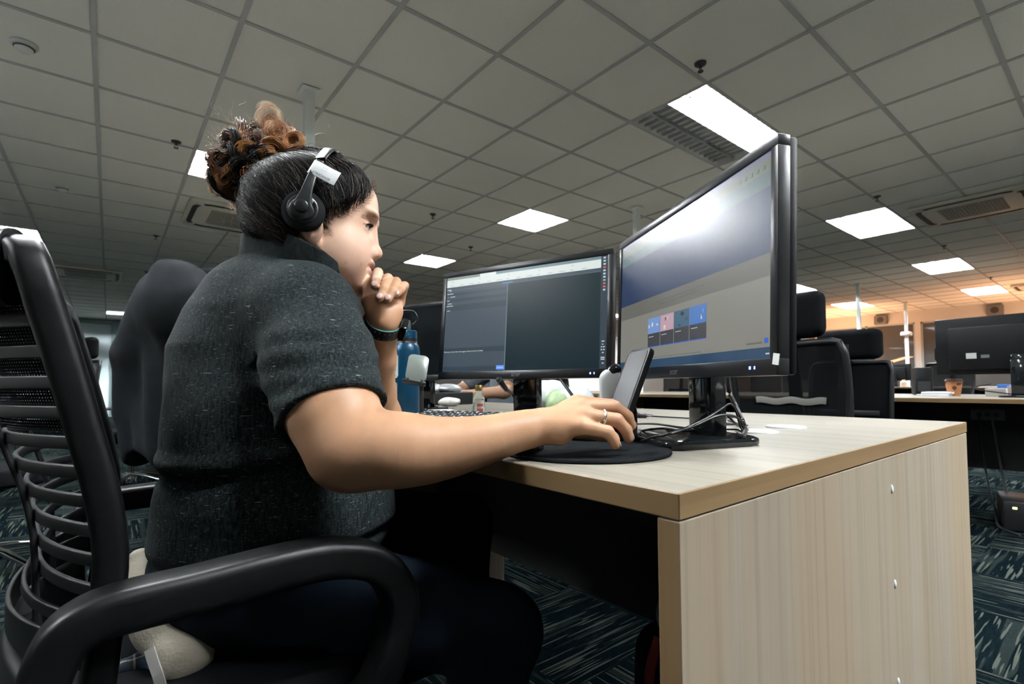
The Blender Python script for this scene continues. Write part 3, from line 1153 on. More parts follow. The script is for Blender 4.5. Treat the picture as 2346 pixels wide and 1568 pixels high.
MO = desk_at(1440, 1018)
mz = DZ + 0.0045
t = thing('computer_mouse', 'black computer mouse under the ringed right hand', 'mouse', (MO.x - 0.012, MO.y + 0.052, mz), padyaw - 0.05)
v, q = surf(lambda P: smax(s_ell(P, (0.0, 0, 0.002), (0.060, 0.032, 0.0345)), -(P[:, 2] - 0.0), 0.003), (-0.07, -0.04, -0.004), (0.07, 0.04, 0.04), 0.002)
mesh_obj('shell', v, q[:, ::-1], BLACK_SOFT, t)
bm = new()
cyl(bm, (0.034, -0.0035, 0.0265), (0.034, 0.0035, 0.0265), 0.0075, seg=18)
obj('scroll_wheel', bm, RUBBER, t, 40)
bm = new()
box(bm, (0.012, -0.0006, 0.032), (0.056, 0.0006, 0.0345))
obj('button_seam', bm, mat('seam_grey', (0.20, 0.20, 0.20), 0.3), t)
tipc = desk_at(1478, 1003)
bm = new()
pts = [desk_at(1470, 1010, DZ + 0.012), at(1500, 1001, 0.72), at(1560, 985, 0.765), at(1620, 958, 0.80), at(1655, 936, 0.815), at(1672, 926, 0.82), at(1685, 940, 0.835),
       at(1695, 975, 0.86), desk_at(1703, 990, DZ + 0.016), desk_at(1690, 985, DZ + 0.0165), desk_at(1665, 984, DZ + 0.0165)]
tube(bm, pts, 0.0017)
tag(obj('mouse_cable', bm, CABLE), 'thin black cable looping from the mouse up past the right monitor stand', 'cable')
bm = new()
pts = [desk_at(1480, 1002, DZ + 0.004), at(1520, 998, 0.74), at(1590, 976, 0.785), at(1650, 952, 0.81), at(1690, 958, 0.85), at(1705, 985, 0.885), desk_at(1712, 984, DZ + 0.004), desk_at(1690, 974, DZ + 0.004), desk_at(1640, 968, DZ + 0.004)]
tube(bm, pts, 0.0021)
tag(obj('loop_cable', bm, CABLE), 'black cable arching in front of the right monitor stand', 'cable')
bm = new()
q0 = Vector((0.7522, 0.4951, DZ)) + Matrix.Rotation(-2.0645, 3, 'Z') @ Vector((0.085, 0.05, 0.20))
pts = [q0, at(1668, 880, 0.92), at(1685, 930, 0.90), at(1700, 962, 0.885), at(1706, 985, 0.875), desk_at(1702, 1000, DZ + 0.016), desk_at(1690, 996, DZ + 0.018)]
tube(bm, pts, 0.0042)
tag(obj('power_cable', bm, CABLE), 'thick black cable hanging from the back of the right monitor', 'cable')
for k, (pl, lb) in enumerate((
        ([at(1450, 935, 0.90), desk_at(1462, 948, DZ + 0.02), desk_at(1480, 953, DZ + 0.008), desk_at(1545, 957, DZ + 0.004), desk_at(1620, 960, DZ + 0.004), desk_at(1700, 955, DZ + 0.004)],
         'black cable running behind the phone to the right monitor stand'),
        ([desk_at(1455, 972, DZ + 0.006), desk_at(1500, 972, DZ + 0.016), desk_at(1560, 980, DZ + 0.018), desk_at(1600, 984, DZ + 0.018), desk_at(1650, 974, DZ + 0.016), desk_at(1690, 972, DZ + 0.005), desk_at(1668, 964, DZ + 0.004)],
         'black cable lying across the stand base of the right monitor'),
        ([desk_at(1462, 990, DZ + 0.006), desk_at(1485, 985, DZ + 0.018), desk_at(1520, 982, DZ + 0.019), desk_at(1580, 988, DZ + 0.017), desk_at(1640, 978, DZ + 0.017), at(1660, 950, 0.89), at(1690, 975, 0.92), desk_at(1712, 975, DZ + 0.004)],
         'black cable curling low over the stand base, nearest the mouse'))):
    bm = new()
    tube(bm, pl, 0.0022)
    tag(obj('desk_cable', bm, CABLE), lb, 'cable')
bm = new()
c = desk_at(1470, 958)
R_ = Matrix.Translation((c.x, c.y, DZ + 0.0075)) @ Matrix.Rotation(padyaw, 4, 'Z')
box(bm, (-0.03, -0.012, -0.0072), (0.014, 0.012, 0.0065), 0.004, M=R_)
cyl(bm, R_ @ Vector((0.012, 0, 0)), R_ @ Vector((0.032, 0, -0.001)), 0.005, 0.003, 12)
tag(obj('cable_plug', bm, BLACK), 'black cable plug lying behind the fingers on the front desk', 'plug')

# phone leaning on a stand
t = thing('smartphone', 'black smartphone leaning upright beside the right monitor', 'phone', tuple(at(1436, 883, 0.845)), 0)
X_ = (Vector((0.78, -0.626, 0)) * 0.31 - Vector((0.624, 0.777, 0)) * 0.95).normalized()
upv = (at(1460, 801, 0.86) - at(1408, 945, 0.835)).normalized()
nrm = X_.cross(upv).normalized()
X_ = upv.cross(nrm)
Mp = Matrix(((X_.x, upv.x, nrm.x, 0), (X_.y, upv.y, nrm.y, 0), (X_.z, upv.z, nrm.z, 0), (0, 0, 0, 1)))
bm = new()
prism(bm, rrect(0.066, 0.138, 0.009, 5), -0.0095, 0.0, M=Mp, bevel=0.002)
obj('case', bm, BLACK_SOFT, t, 40)
bm = new()
prism(bm, rrect(0.057, 0.128, 0.006, 5), 0.0, 0.0008, M=Mp)
obj('display', bm, mat('phone_glass', (0.018, 0.018, 0.02), 0.32, spec=0.35), t, 40)
sp = at(1436, 883, 0.845)
t = thing('phone_stand', 'thin black stand holding the leaning smartphone', 'stand', (sp.x, sp.y, DZ), 0)
foot = sp - upv * 0.058 - nrm * 0.013
bm = new()
cyl(bm, (0.03, 0.01, 0.0), (0.03, 0.01, 0.008), 0.034, 0.032, 32)
obj('base', bm, BLACK, t, 40)
bm = new()
tube(bm, [(0.03, 0.01, 0.005), Vector((0.03, 0.01, 0.05)), sp - Vector((sp.x, sp.y, DZ)) - nrm * 0.014 - upv * 0.02], 0.006)
lp = sp - Vector((sp.x, sp.y, DZ)) - upv * 0.0705
sweep(bm, [lp - X_ * 0.025 - nrm * 0.004, lp + X_ * 0.025 - nrm * 0.004], rrect(0.022, 0.004, 0.001, 2), up=upv)
obj('support_arm', bm, BLACK, t, 40)

# white and black handheld gadget standing behind the phone
gp = at(1398, 886, 0.93)
t = thing('handheld_scanner', 'white handheld gadget with a glossy black head standing behind the phone', 'gadget', tuple(gp), padyaw)
v, q = surf(lambda P: smax(s_cone(P, (-0.005, 0, -0.042), (0.001, 0, 0.012), 0.014, 0.0215), np.abs(P[:, 1]) - 0.013, 0.006), (-0.04, -0.03, -0.07), (0.04, 0.03, 0.04), 0.0022)
mesh_obj('grip', v, q[:, ::-1], mat('gadget_white', (0.66, 0.70, 0.70), 0.3), t)
v, q = surf(lambda P: smin(s_ell(P, (0.004, 0, 0.026), (0.020, 0.013, 0.0125), frame((0.75, 0, 0.65))), s_ell(P, (0.006, 0, 0.014), (0.017, 0.013, 0.008)), 0.004),
            (-0.04, -0.03, -0.01), (0.05, 0.03, 0.06), 0.0022)
mesh_obj('head', v, q[:, ::-1], BLACK_GLOSS, t)
bm = new()
ball(bm, (-0.003, -0.004, -0.045), (0.010, 0.012, 0.010))
cyl(bm, (-0.003, 0, -0.05), (-0.003, 0, DZ - gp.z + 0.006), 0.007, 0.008, 14)
cyl(bm, (-0.003, 0, DZ - gp.z), (-0.003, 0, DZ - gp.z + 0.007), 0.03, 0.028, 24)
obj('foot', bm, BLACK, t, 40)

# keyboard in front of the left monitor
kc = at(1098, 948, 1.12)
t = thing('keyboard', 'black keyboard with white lettering in front of the left monitor', 'keyboard', (kc.x - 0.01, kc.y - 0.02, DZ), -1.23)
Mk = Matrix.Rotation(math.radians(7.5), 4, 'X')
bm = new()
box(bm, (-0.215, -0.075, 0.006), (0.215, 0.075, 0.019), 0.005, M=Mk @ Matrix.Translation((0, 0, 0.003)))
box(bm, (-0.20, 0.052, 0.001), (-0.16, 0.064, 0.016))
box(bm, (0.16, 0.052, 0.001), (0.20, 0.064, 0.016))
obj('body', bm, BLACK, t, 40)
bm = new()
rk = random.Random(5)
for row in range(6):
    nk = 19
    yy = 0.056 - 0.0205 * row
    for k in range(nk):
        if row == 5 and 3 < k < 9:
            if k == 4:
                box(bm, (-0.203 + 0.0215 * k, yy - 0.0085, 0.021), (-0.203 + 0.0215 * 9 - 0.003, yy + 0.0085, 0.0285), 0.0015, 1, M=Mk)
            continue
        x = -0.203 + 0.0215 * k
        box(bm, (x, yy - 0.0085, 0.021), (x + 0.0180, yy + 0.0085, 0.0285), 0.0015, 1, M=Mk)
kk = obj('keys', bm, mat('key_black', (0.014, 0.016, 0.018), 0.35), t, 40)
kk['kind'] = 'stuff'
bm = new()
for row in range(6):
    yy = 0.056 - 0.0205 * row
    for k in range(19):
        if row == 5 and 3 < k < 9:
            continue
        x = -0.203 + 0.0215 * k
        wd = rk.uniform(0.003, 0.007)
        box(bm, (x + 0.003, yy + 0.001, 0.0286), (x + 0.003 + wd, yy + 0.0052, 0.0288), M=Mk)
obj('key_lettering', bm, mat('key_print', (0.7, 0.72, 0.7), 0.5), kk)['kind'] = 'stuff'
bm = new()
for k in range(3):
    box(bm, (0.168 + 0.010 * k, 0.0675, 0.0205), (0.174 + 0.010 * k, 0.070, 0.0212), M=Mk)
obj('indicator_light', bm, mat('white_led', (1, 1, 1), 0.4, emit=(0.9, 0.95, 1), estr=2.0), t)

# small glass bottle with a gold cap
bp = at(1097, 945, 1.45)
t = thing('glass_bottle', 'small clear glass bottle with a gold cap under the left monitor', 'bottle', (bp.x, bp.y, DZ), 0)
CLEAR = mat('clear_glass', (0.86, 0.92, 0.90), 0.03, trans=1.0, ior=1.3)
bm = new()
lathe(bm, [(0.0, 0.0), (0.016, 0.0), (0.0175, 0.003), (0.0175, 0.056), (0.015, 0.066), (0.0085, 0.076), (0.008, 0.084), (0.0, 0.084)], 28)
obj('body', bm, CLEAR, t, 60)
bm = new()
lathe(bm, [(0.0, 0.081), (0.0105, 0.081), (0.0105, 0.096), (0.0095, 0.0975), (0.0, 0.0975)], 24)
obj('cap', bm, mat('gold_cap', (0.50, 0.35, 0.12), 0.3, 0.9), t, 40)
bm = new()
seg = []
for k in range(9):
    a = math.radians(195 + 12 * k)
    seg.append((0.0178 * math.cos(a), 0.0178 * math.sin(a)))
for k in range(8):
    mi = 0
    q = [bm.verts.new((*seg[k], 0.010)), bm.verts.new((*seg[k + 1], 0.010)), bm.verts.new((*seg[k + 1], 0.054)), bm.verts.new((*seg[k], 0.054))]
    bm.faces.new(q)
    if 1 < k < 7:
        for (za, zb, m_) in ((0.036, 0.044, 1), (0.022, 0.030, 1), (0.012, 0.017, 2), (0.018, 0.0205, 3)):
            q = [bm.verts.new((seg[i][0] * 1.006, seg[i][1] * 1.006, z)) for i, z in ((k, za), (k + 1, za), (k + 1, zb), (k, zb))]
            bm.faces.new(q).material_index = m_
obj('label', bm, [mat('bottle_label', (0.60, 0.60, 0.52), 0.6), mat('label_red', (0.55, 0.12, 0.10), 0.6), mat('label_dark', (0.05, 0.05, 0.03), 0.6), mat('label_green', (0.08, 0.25, 0.12), 0.6)], t)

# blue steel flask with stickers
fp = at(931, 965, 1.36)
fp = desk_at(931, 966)
t = thing('water_flask', 'tall blue steel water flask with stickers and a black loop lid', 'water bottle', (fp.x, fp.y, DZ), 0)
FLASK = mat('flask_blue', (0.002, 0.045, 0.095), 0.3, 0.2)
bm = new()
lathe(bm, [(0.0, 0.0), (0.034, 0.0), (0.0365, 0.003), (0.0365, 0.190), (0.034, 0.205), (0.0295, 0.2125), (0.0, 0.2125)], 48)
obj('body', bm, FLASK, t, 40)
bm = new()
lathe(bm, [(0.0, 0.2125), (0.0300, 0.2125), (0.0300, 0.217), (0.0, 0.217)], 40)
obj('steel_ring', bm, mat('flask_steel', (0.75, 0.72, 0.62), 0.2, 1.0), t, 40)
bm = new()
lathe(bm, [(0.0, 0.217), (0.0295, 0.217), (0.0295, 0.2255), (0.0, 0.2255)], 40)
obj('gasket', bm, BLACK, t, 40)
bm = new()
lathe(bm, [(0.0, 0.2255), (0.029, 0.2255), (0.0285, 0.245), (0.025, 0.248), (0.0, 0.248)], 40)
obj('lid', bm, FLASK, t, 40)
bm = new()
lathe(bm, [(0.0, 0.247), (0.0125, 0.247), (0.0115, 0.272), (0.0095, 0.276), (0.0, 0.276)], 24)
sp_ = obj('spout', bm, mat('flask_spout', (0.06, 0.06, 0.06), 0.25), t, 40)
bm = new()
dr = Vector((0.78, -0.626, 0))
tube(bm, [dr * -0.026 + Vector((0, 0, 0.246)), dr * -0.027 + Vector((0, 0, 0.275)), dr * -0.018 + Vector((0, 0, 0.296)), dr * 0.0 + Vector((0, 0, 0.302)),
          dr * 0.022 + Vector((0, 0, 0.297)), dr * 0.029 + Vector((0, 0, 0.275)), dr * 0.016 + Vector((0, 0, 0.262))], 0.0038, 8, 8)
obj('carry_loop', bm, BLACK, t, 60)
bm = new()


def wrap(bm, r, a0, a1, z0, z1, mi, n=10, rc=0.0):
    for k in range(n):
        b0, b1 = math.radians(a0 + (a1 - a0) * k / n), math.radians(a0 + (a1 - a0) * (k + 1) / n)
        e0 = rc * (1 - min(1, min(k, n - k) / 2.5)) if rc else 0
        e1 = rc * (1 - min(1, min(k + 1, n - k - 1) / 2.5)) if rc else 0
        q = [bm.verts.new((r * math.cos(b), r * math.sin(b), z)) for b, z in ((b0, z0 + e0), (b1, z0 + e1), (b1, z1 - e1), (b0, z1 - e0))]
        bm.faces.new(q).material_index = mi


face = math.degrees(math.atan2(-fp.y, -fp.x))
ca = face - 52
wrap(bm, 0.0369, ca - 16, ca + 16, 0.118, 0.182, 0, rc=0.006)
wrap(bm, 0.0372, ca - 5, ca + 7, 0.150, 0.168, 1)
wrap(bm, 0.0372, ca - 3, ca + 4, 0.136, 0.150, 2)
wrap(bm, 0.0372, ca - 9, ca + 9, 0.122, 0.125, 3)
obj('sticker', bm, [mat('sticker_mint', (0.62, 0.70, 0.66), 0.5), mat('sticker_ink', (0.02, 0.05, 0.04), 0.6), mat('sticker_green', (0.10, 0.28, 0.18), 0.6), mat('sticker_grey', (0.4, 0.42, 0.42), 0.6)], t)
bm = new()
wrap(bm, 0.0369, ca - 17, ca + 11, 0.055, 0.106, 0, rc=0.003)
wrap(bm, 0.0372, ca - 14, ca + 8, 0.088, 0.103, 1)
wrap(bm, 0.0372, ca - 8, ca + 4, 0.074, 0.09, 2)
wrap(bm, 0.0372, ca - 14, ca + 8, 0.058, 0.068, 3)
obj('sticker', bm, [MATS['sticker_mint'], mat('sticker_sky', (0.06, 0.20, 0.45), 0.6), mat('sticker_coral', (0.6, 0.25, 0.2), 0.6), mat('sticker_navy', (0.05, 0.04, 0.2), 0.6)], t)

# pale slab on a small black stand in front of the flask
pp = at(956, 844, 1.22)
t = thing('phone_holder', 'pale grey rounded slab on a thin black desk stand beside the flask', 'stand', (pp.x, pp.y, DZ), -0.68)
Ms = Matrix.Translation((0, 0, pp.z - DZ)) @ Matrix.Rotation(math.radians(12), 4, 'Z') @ Matrix.Rotation(math.radians(-17), 4, 'X') @ Matrix.Rotation(math.radians(9), 4, 'Y')
bm = new()
prism(bm, rrect(0.050, 0.066, 0.011, 6), -0.004, 0.004, M=Ms @ Matrix.Rotation(PI / 2, 4, 'X'), bevel=0.0015)
obj('slab', bm, mat('slab_grey', (0.20, 0.225, 0.21), 0.3, 0.2), t, 40)
bm = new()
box(bm, (-0.030, -0.012, -0.041), (0.026, 0.012, -0.0345), 0.002, M=Ms)
for s in (-0.016, 0.016):
    box(bm, (s - 0.003, -0.015, -0.043), (s + 0.003, -0.009, -0.031), 0.001, M=Ms)
obj('ledge', bm, BLACK, t, 40)
bm = new()
cyl(bm, (0.008, 0.01, 0.004), (0.008, 0.01, pp.z - DZ - 0.035), 0.0055, seg=16)
cyl(bm, (0.008, 0.01, 0.0), (0.008, 0.01, 0.006), 0.035, 0.033, 28)
obj('stem', bm, mat('stand_black', (0.02, 0.021, 0.022), 0.3), t, 40)

# shallow white dish and a pen by the keyboard
dp = desk_at(1012, 944)
dp = at(1012, 941, 1.6)
t = thing('white_dish', 'shallow white dish left of the keyboard', 'dish', (dp.x, dp.y, DZ), 0)
bm = new()
lathe(bm, [(0.0, 0.0), (0.030, 0.0), (0.042, 0.018), (0.040, 0.0185), (0.028, 0.003), (0.0, 0.003)], 36)
obj('bowl', bm, mat('dish_white', (0.62, 0.65, 0.65), 0.25), t, 60)


def crumpled(name, label, c, r, m, seed, cat='plastic bag', squash=(1, 1, 1), h=0.006):
    def f(P):
        q = (P - np.asarray(c)) / np.asarray(squash)
        d = np.linalg.norm(q, axis=1) - r
        k = np.floor((np.arctan2(q[:, 1], q[:, 0]) + 0.3 * q[:, 2] / r) * 3)
        d = d + 0.10 * r * vnoise(q + seed, 5.0 / r * 0.4) + 0.05 * r * np.abs(vnoise(q - seed, 9.0 / r * 0.4)) + 0.02 * r * vnoise(q + 2 * seed, 26.0 / r * 0.3)
        return smax(d * min(squash), DZ + 0.001 - P[:, 2], 0.004)
    e = np.array(squash) * r * 1.4
    v, q = surf(f, np.asarray(c) - e, np.asarray(c) + e, h)
    return tag(mesh_obj(name, v, q[:, ::-1], m), label, cat)


BAGW = mat('white_plastic_film', (0.66, 0.71, 0.70), 0.35, sss=0.0, alpha=0.9)
b1 = at(1262, 905, 2.05)
crumpled('plastic_bag', 'crumpled white plastic bag behind the left monitor stand', (b1.x, b1.y, DZ + 0.04), 0.085, BAGW, 1.3, squash=(1.0, 1.0, 0.95))
b2 = at(1318, 915, 2.0)
crumpled('plastic_bag', 'translucent white plastic bag behind the raised knuckles, right of the green one', (b2.x, b2.y, DZ + 0.03), 0.075, mat('clear_plastic_film', (0.58, 0.66, 0.66), 0.25, alpha=0.8), 4.1, squash=(1.1, 1.0, 0.8))
b3 = at(1275, 908, 1.9)
crumpled('plastic_bag', 'pale green plastic bag among the white bags behind the hand', (b3.x, b3.y, DZ + 0.025), 0.05, mat('green_plastic_film', (0.33, 0.44, 0.25), 0.4), 2.7, squash=(0.8, 0.9, 1.0))
for k, (x, y, d, r, mname, cl, lb) in enumerate(((985, 886, 2.5, 0.055, 'metal_tray', (0.42, 0.44, 0.45), 'crumpled silver pouch far along the desk, left one of two'),
                                                 (1028, 886, 2.5, 0.05, 'metal_tray', (0.42, 0.44, 0.45), 'crumpled silver pouch far along the desk, right one of two'),
                                                 (1030, 908, 2.3, 0.04, 'tissue', (0.7, 0.7, 0.66), 'white crumpled tissue on the desk behind the small bottle'))):
    q = at(x, y, d)
    crumpled('foil_pouch' if k < 2 else 'paper_tissue', lb, (q.x, q.y, DZ + 0.02 + (0.055 if k < 2 else 0)), r, mat(mname, cl, 0.35, 0.4 if k < 2 else 0.0), 6.0 + k, 'pouch' if k < 2 else 'tissue', (1.3, 1.3, 0.55))
q = at(1008, 900, 2.5)
bm = new()
box(bm, (q.x - 0.14, q.y - 0.09, DZ), (q.x + 0.14, q.y + 0.09, DZ + 0.062), 0.006, M=None)
tag(obj('equipment_box', bm, BLACK), 'flat black box under the silver pouches far along the desk', 'box')
# lower cables behind the left stand
bm = new()
tube(bm, [at(1140, 868, 1.25), at(1155, 886, 1.30), at(1172, 902, 1.38), at(1190, 915, 1.46), desk_at(1240, 925, DZ + 0.004) * 0.86 + Vector((0, 0, DZ * 0.14))], 0.0045)
cyl(bm, at(1143, 870, 1.25), at(1160, 893, 1.32), 0.008, 0.0065, 10)
tag(obj('video_cable', bm, CABLE), 'black cable with a thick plug hanging behind the left monitor', 'cable')
bm = new()
tube(bm, [at(1283, 868, 1.15), at(1305, 898, 1.12), at(1325, 925, 1.09), at(1350, 948, 1.08), desk_at(1400, 962, DZ + 0.004)], 0.0035)
tag(obj('hanging_cable', bm, CABLE), 'black cable slanting down in front of the white plastic bags', 'cable')
bm = new()
tube(bm, [desk_at(1150, 955, DZ + 0.004), desk_at(1230, 957, DZ + 0.02), desk_at(1290, 950, DZ + 0.004), desk_at(1370, 955, DZ + 0.004)], 0.003)
tag(obj('flat_cable', bm, CABLE), 'black cable lying by the foot of the left monitor', 'cable')
# laptop with a pale blue screen glimpsed behind the raised forearm
lp_ = at(884, 905, 2.25)
t = thing('laptop', 'open laptop with a pale blue screen glimpsed between forearm and flask', 'laptop', (lp_.x, lp_.y + 0.1, DZ), -1.1)
bm = new()
box(bm, (-0.15, -0.2, 0.0), (0.15, 0.0, 0.016), 0.004)
obj('base', bm, BLACK, t, 40)
bm = new()
Ml = Matrix.Translation((0, 0.0, 0.012)) @ Matrix.Rotation(-0.3, 4, 'X')
box(bm, (-0.15, 0.0, 0.0), (0.15, 0.007, 0.2), 0.003, M=Ml)
obj('lid', bm, BLACK, t, 40)
bm = new()
box(bm, (-0.14, -0.0008, 0.012), (0.14, -0.0002, 0.19), M=Ml)
obj('screen', bm, emis('laptop_blue', (0.15, 0.50, 0.72), 1.0), t)
# ------------------------------------------------------------------ chairs
FRAME = mat('chair_frame_black', (0.006, 0.0065, 0.0075), 0.45, spec=0.3)
SEATC = mat('chair_seat_cloth', (0.003, 0.0034, 0.004), 0.95, spec=0.05)


def mesh_cloth():
    """open-weave chair mesh: real holes cut by a fine procedural grid"""
    m = mat('chair_mesh', (0.004, 0.0045, 0.005), 0.85, spec=0.05)
    g = G(m)
    s = g.sep(g.coord((900, 900, 900), src='UV'))
    a = g.math('ABSOLUTE', g.math('SINE', s[0]))
    b = g.math('ABSOLUTE', g.math('SINE', s[1]))
    hole = g.math('GREATER_THAN', g.math('MINIMUM', a, b), 0.84)
    g.lk(g.math('SUBTRACT', 1.0, hole), g.b.inputs['Alpha'])
    return m


MESH = mesh_cloth()


def grid_sheet(name, fn, nu, nv, m, parent, size=(0.45, 0.5), hole=None):
    bm = new()
    uvl = bm.loops.layers.uv.new('uv')
    vs = [[bm.verts.new(fn(i / nu, j / nv)) for i in range(nu + 1)] for j in range(nv + 1)]
    for j in range(nv):
        for i in range(nu):
            if hole and hole((i + 0.5) / nu, (j + 0.5) / nv):
                continue
            f = bm.faces.new((vs[j][i], vs[j][i + 1], vs[j + 1][i + 1], vs[j + 1][i]))
            for lp, (a, b) in zip(f.loops, ((i, j), (i + 1, j), (i + 1, j + 1), (i, j + 1))):
                lp[uvl].uv = (a / nu * size[0], b / nv * size[1])
    return obj(name, bm, m, parent, 180)


def star_base(t, x=0.0, y=0.0, rot=0.3, chrome=True, z=0.0):
    for k in range(5):
        a = rot + 2 * PI * k / 5
        d = Vector((math.cos(a), math.sin(a), 0))
        c = Vector((x, y, 0))
        bm = new()
        sweep(bm, smooth_path([c + d * 0.02 + Vector((0, 0, 0.125)), c + d * 0.12 + Vector((0, 0, 0.115)), c + d * 0.30 + Vector((0, 0, 0.072))], 5),
              rrect(0.036, 0.026, 0.01, 3), scale=lambda s: 1.1 - 0.4 * s)
        obj('base_leg', bm, CHROME if chrome else BLACK, t, 60)
        bm = new()
        n = Vector((-d.y, d.x, 0))
        w = c + d * 0.30
        for s in (-1, 1):
            cyl(bm, w + n * (0.008 * s) + Vector((0, 0, 0.026)), w + n * (0.022 * s) + Vector((0, 0, 0.026)), 0.026, seg=18)
        cyl(bm, w + Vector((0, 0, 0.026)), w + Vector((0, 0, 0.075)), 0.008, seg=10)
        obj('caster', bm, BLACK, t, 40)
    bm = new()
    cyl(bm, (x, y, 0.09), (x, y, 0.14), 0.034, 0.030, 24)
    cyl(bm, (x, y, 0.14), (x, y, 0.27), 0.025, seg=20)
    cyl(bm, (x, y, 0.27), (x, y, 0.40), 0.016, seg=16)
    obj('gas_lift', bm, CHROME if chrome else BLACK, t, 40)


def seat_pad(t, x0, x1, y0, y1, z0, z1):
    c = np.array([(x0 + x1) / 2, (y0 + y1) / 2, (z0 + z1) / 2])
    hx, hy, hz = (x1 - x0) / 2, (y1 - y0) / 2, (z1 - z0) / 2

    def f(P):
        q = np.abs(P - c) - np.array([hx - 0.05, hy - 0.05, hz - 0.02])
        q[:, 2] -= 0.03
        d = np.linalg.norm(np.maximum(q + 0.0, 0), axis=1) + np.minimum(q.max(1), 0) - 0.05
        return smax(d, np.abs(P[:, 2] - c[2]) - hz, 0.02)
    v, q = surf(f, c - [hx + .02, hy + .02, hz + .03], c + [hx + .02, hy + .02, hz + .03], 0.008)
    return mesh_obj('seat', v, q[:, ::-1], SEATC, t)


def office_chair(label, x, y, rz, headrest=True, recline=0.10, arms=True, group='black mesh office chairs', dz=0.0, head_w=0.095, solid=False, strip=False, rot=0.3, chrome=True):
    t = thing('office_chair', label, 'chair', (x, y, 0), rz, group)
    star_base(t, 0, 0, rot, chrome)
    seat_pad(t, -0.23, 0.25, -0.245, 0.245, 0.42, 0.495)
    bm = new()
    box(bm, (-0.13, -0.12, 0.385), (0.10, 0.12, 0.422), 0.012)
    sweep(bm, smooth_path([(-0.10, 0, 0.40), (-0.24, 0, 0.42), (-0.295, 0, 0.50), (-0.30, 0, 0.60)], 5), rrect(0.07, 0.025, 0.008, 3), up=(1, 0, 0.3))
    obj('mechanism', bm, FRAME, t, 50)
    zt = 1.04

    def bk(u, v):                                       # u across -1..1, v up 0..1
        z = 0.56 + (zt - 0.56) * v
        xx = -0.255 - recline * v - 0.03 * (1 - (2 * v - 0.7) ** 2) + 0.035 * u * u
        w = 0.225 - 0.03 * (1 - v) ** 2 - 0.012 * v
        return Vector((xx, u * w, z))
    loop = [bk(-1, v / 10) for v in range(1, 10)] + [bk(-0.93, 0.99)] + [bk(u / 6, 1.0) for u in range(-5, 6)] + [bk(0.93, 0.99)] + \
           [bk(1, v / 10) for v in range(9, 0, -1)] + [bk(0.9, 0.02)] + [bk(u / 5, 0.0) for u in range(4, -5, -1)] + [bk(-0.9, 0.02)]
    bm = new()
    sweep(bm, loop, circle(0.0125, 10), up=(1, 0, 0), closed=True)
    obj('back_frame', bm, FRAME, t, 60)
    grid_sheet('mesh_back', lambda a, b: bk(2 * a - 1, b) + Vector((0.006, 0, 0)), 40, 40, SEATC if solid else MESH, t)
    if strip:  # pale band painted in for light showing through the mesh
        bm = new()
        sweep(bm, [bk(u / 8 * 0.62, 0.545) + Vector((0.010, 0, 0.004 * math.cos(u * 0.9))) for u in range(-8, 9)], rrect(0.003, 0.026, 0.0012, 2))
        obj('painted_light_band', bm, mat('strip_pale', (0.16, 0.155, 0.14), 0.7), t, 50)
    bm = new()
    rows = []
    for v in (0.16, 0.18, 0.24, 0.26):
        pass
    pts = [bk(u / 6 * 0.8, 0.22) + Vector((-0.03, 0, 0)) for u in range(-6, 7)]
    sweep(bm, pts, rrect(0.012, 0.045, 0.005, 3))
    pts = [bk(u / 6 * 0.8, 0.40) + Vector((-0.03, 0, 0)) for u in range(-6, 7)]
    sweep(bm, pts, rrect(0.012, 0.03, 0.005, 3))
    sweep(bm, [bk(0, v / 8 * 0.95) + Vector((-0.035, 0, 0)) for v in range(0, 9)], rrect(0.05, 0.016, 0.006, 3), up=(1, 0, 0))
    obj('lumbar_support', bm, FRAME, t, 60)
    if headrest:
        c = np.array(bk(0, 1.0)) + np.array([-0.015, 0, 0.105])

        def hr(P):
            q = P - c
            q = np.stack([q[:, 0] + 0.35 * q[:, 1] ** 2 / 0.14 * -0.6, q[:, 1], q[:, 2]], 1)
            b = np.abs(q) - np.array([0.004, head_w, 0.050])
            return np.linalg.norm(np.maximum(b, 0), axis=1) + np.minimum(b.max(1), 0) - 0.036
        v_, q_ = surf(hr, c - [0.09, 0.21, 0.11], c + [0.09, 0.21, 0.11], 0.007)
        mesh_obj('headrest', v_, q_[:, ::-1], SEATC, t)
        bm = new()
        sweep(bm, smooth_path([bk(0, 0.92) + Vector((-0.03, 0, 0)), bk(0, 1.0) + Vector((-0.05, 0, 0.02)), Vector(c) + Vector((-0.035, 0, 0))], 5), rrect(0.07, 0.014, 0.005, 3), up=(1, 0, 0))
        obj('headrest_bracket', bm, FRAME, t, 50)
    if arms:
        for s in (-1, 1):
            bm = new()
            sweep(bm, smooth_path([(-0.02, 0.20 * s, 0.425), (0.0, 0.275 * s, 0.44), (0.0, 0.285 * s, 0.55), (-0.01, 0.285 * s, 0.645)], 6), rrect(0.05, 0.022, 0.008, 3), up=(1, 0, 0.05))
            a = obj('armrest', bm, FRAME, t, 60)
            bm = new()
            sweep(bm, smooth_path([(-0.13, 0.285 * s, 0.655), (0.0, 0.285 * s, 0.66), (0.13, 0.28 * s, 0.648)], 6), rrect(0.075, 0.024, 0.01, 3))
            obj('arm_pad', bm, BLACK_SOFT, a, 60)
    if dz:
        for ch in t.children:
            if not ch.name.startswith(('base_leg', 'caster')):
                ch.location.z = dz
    return t


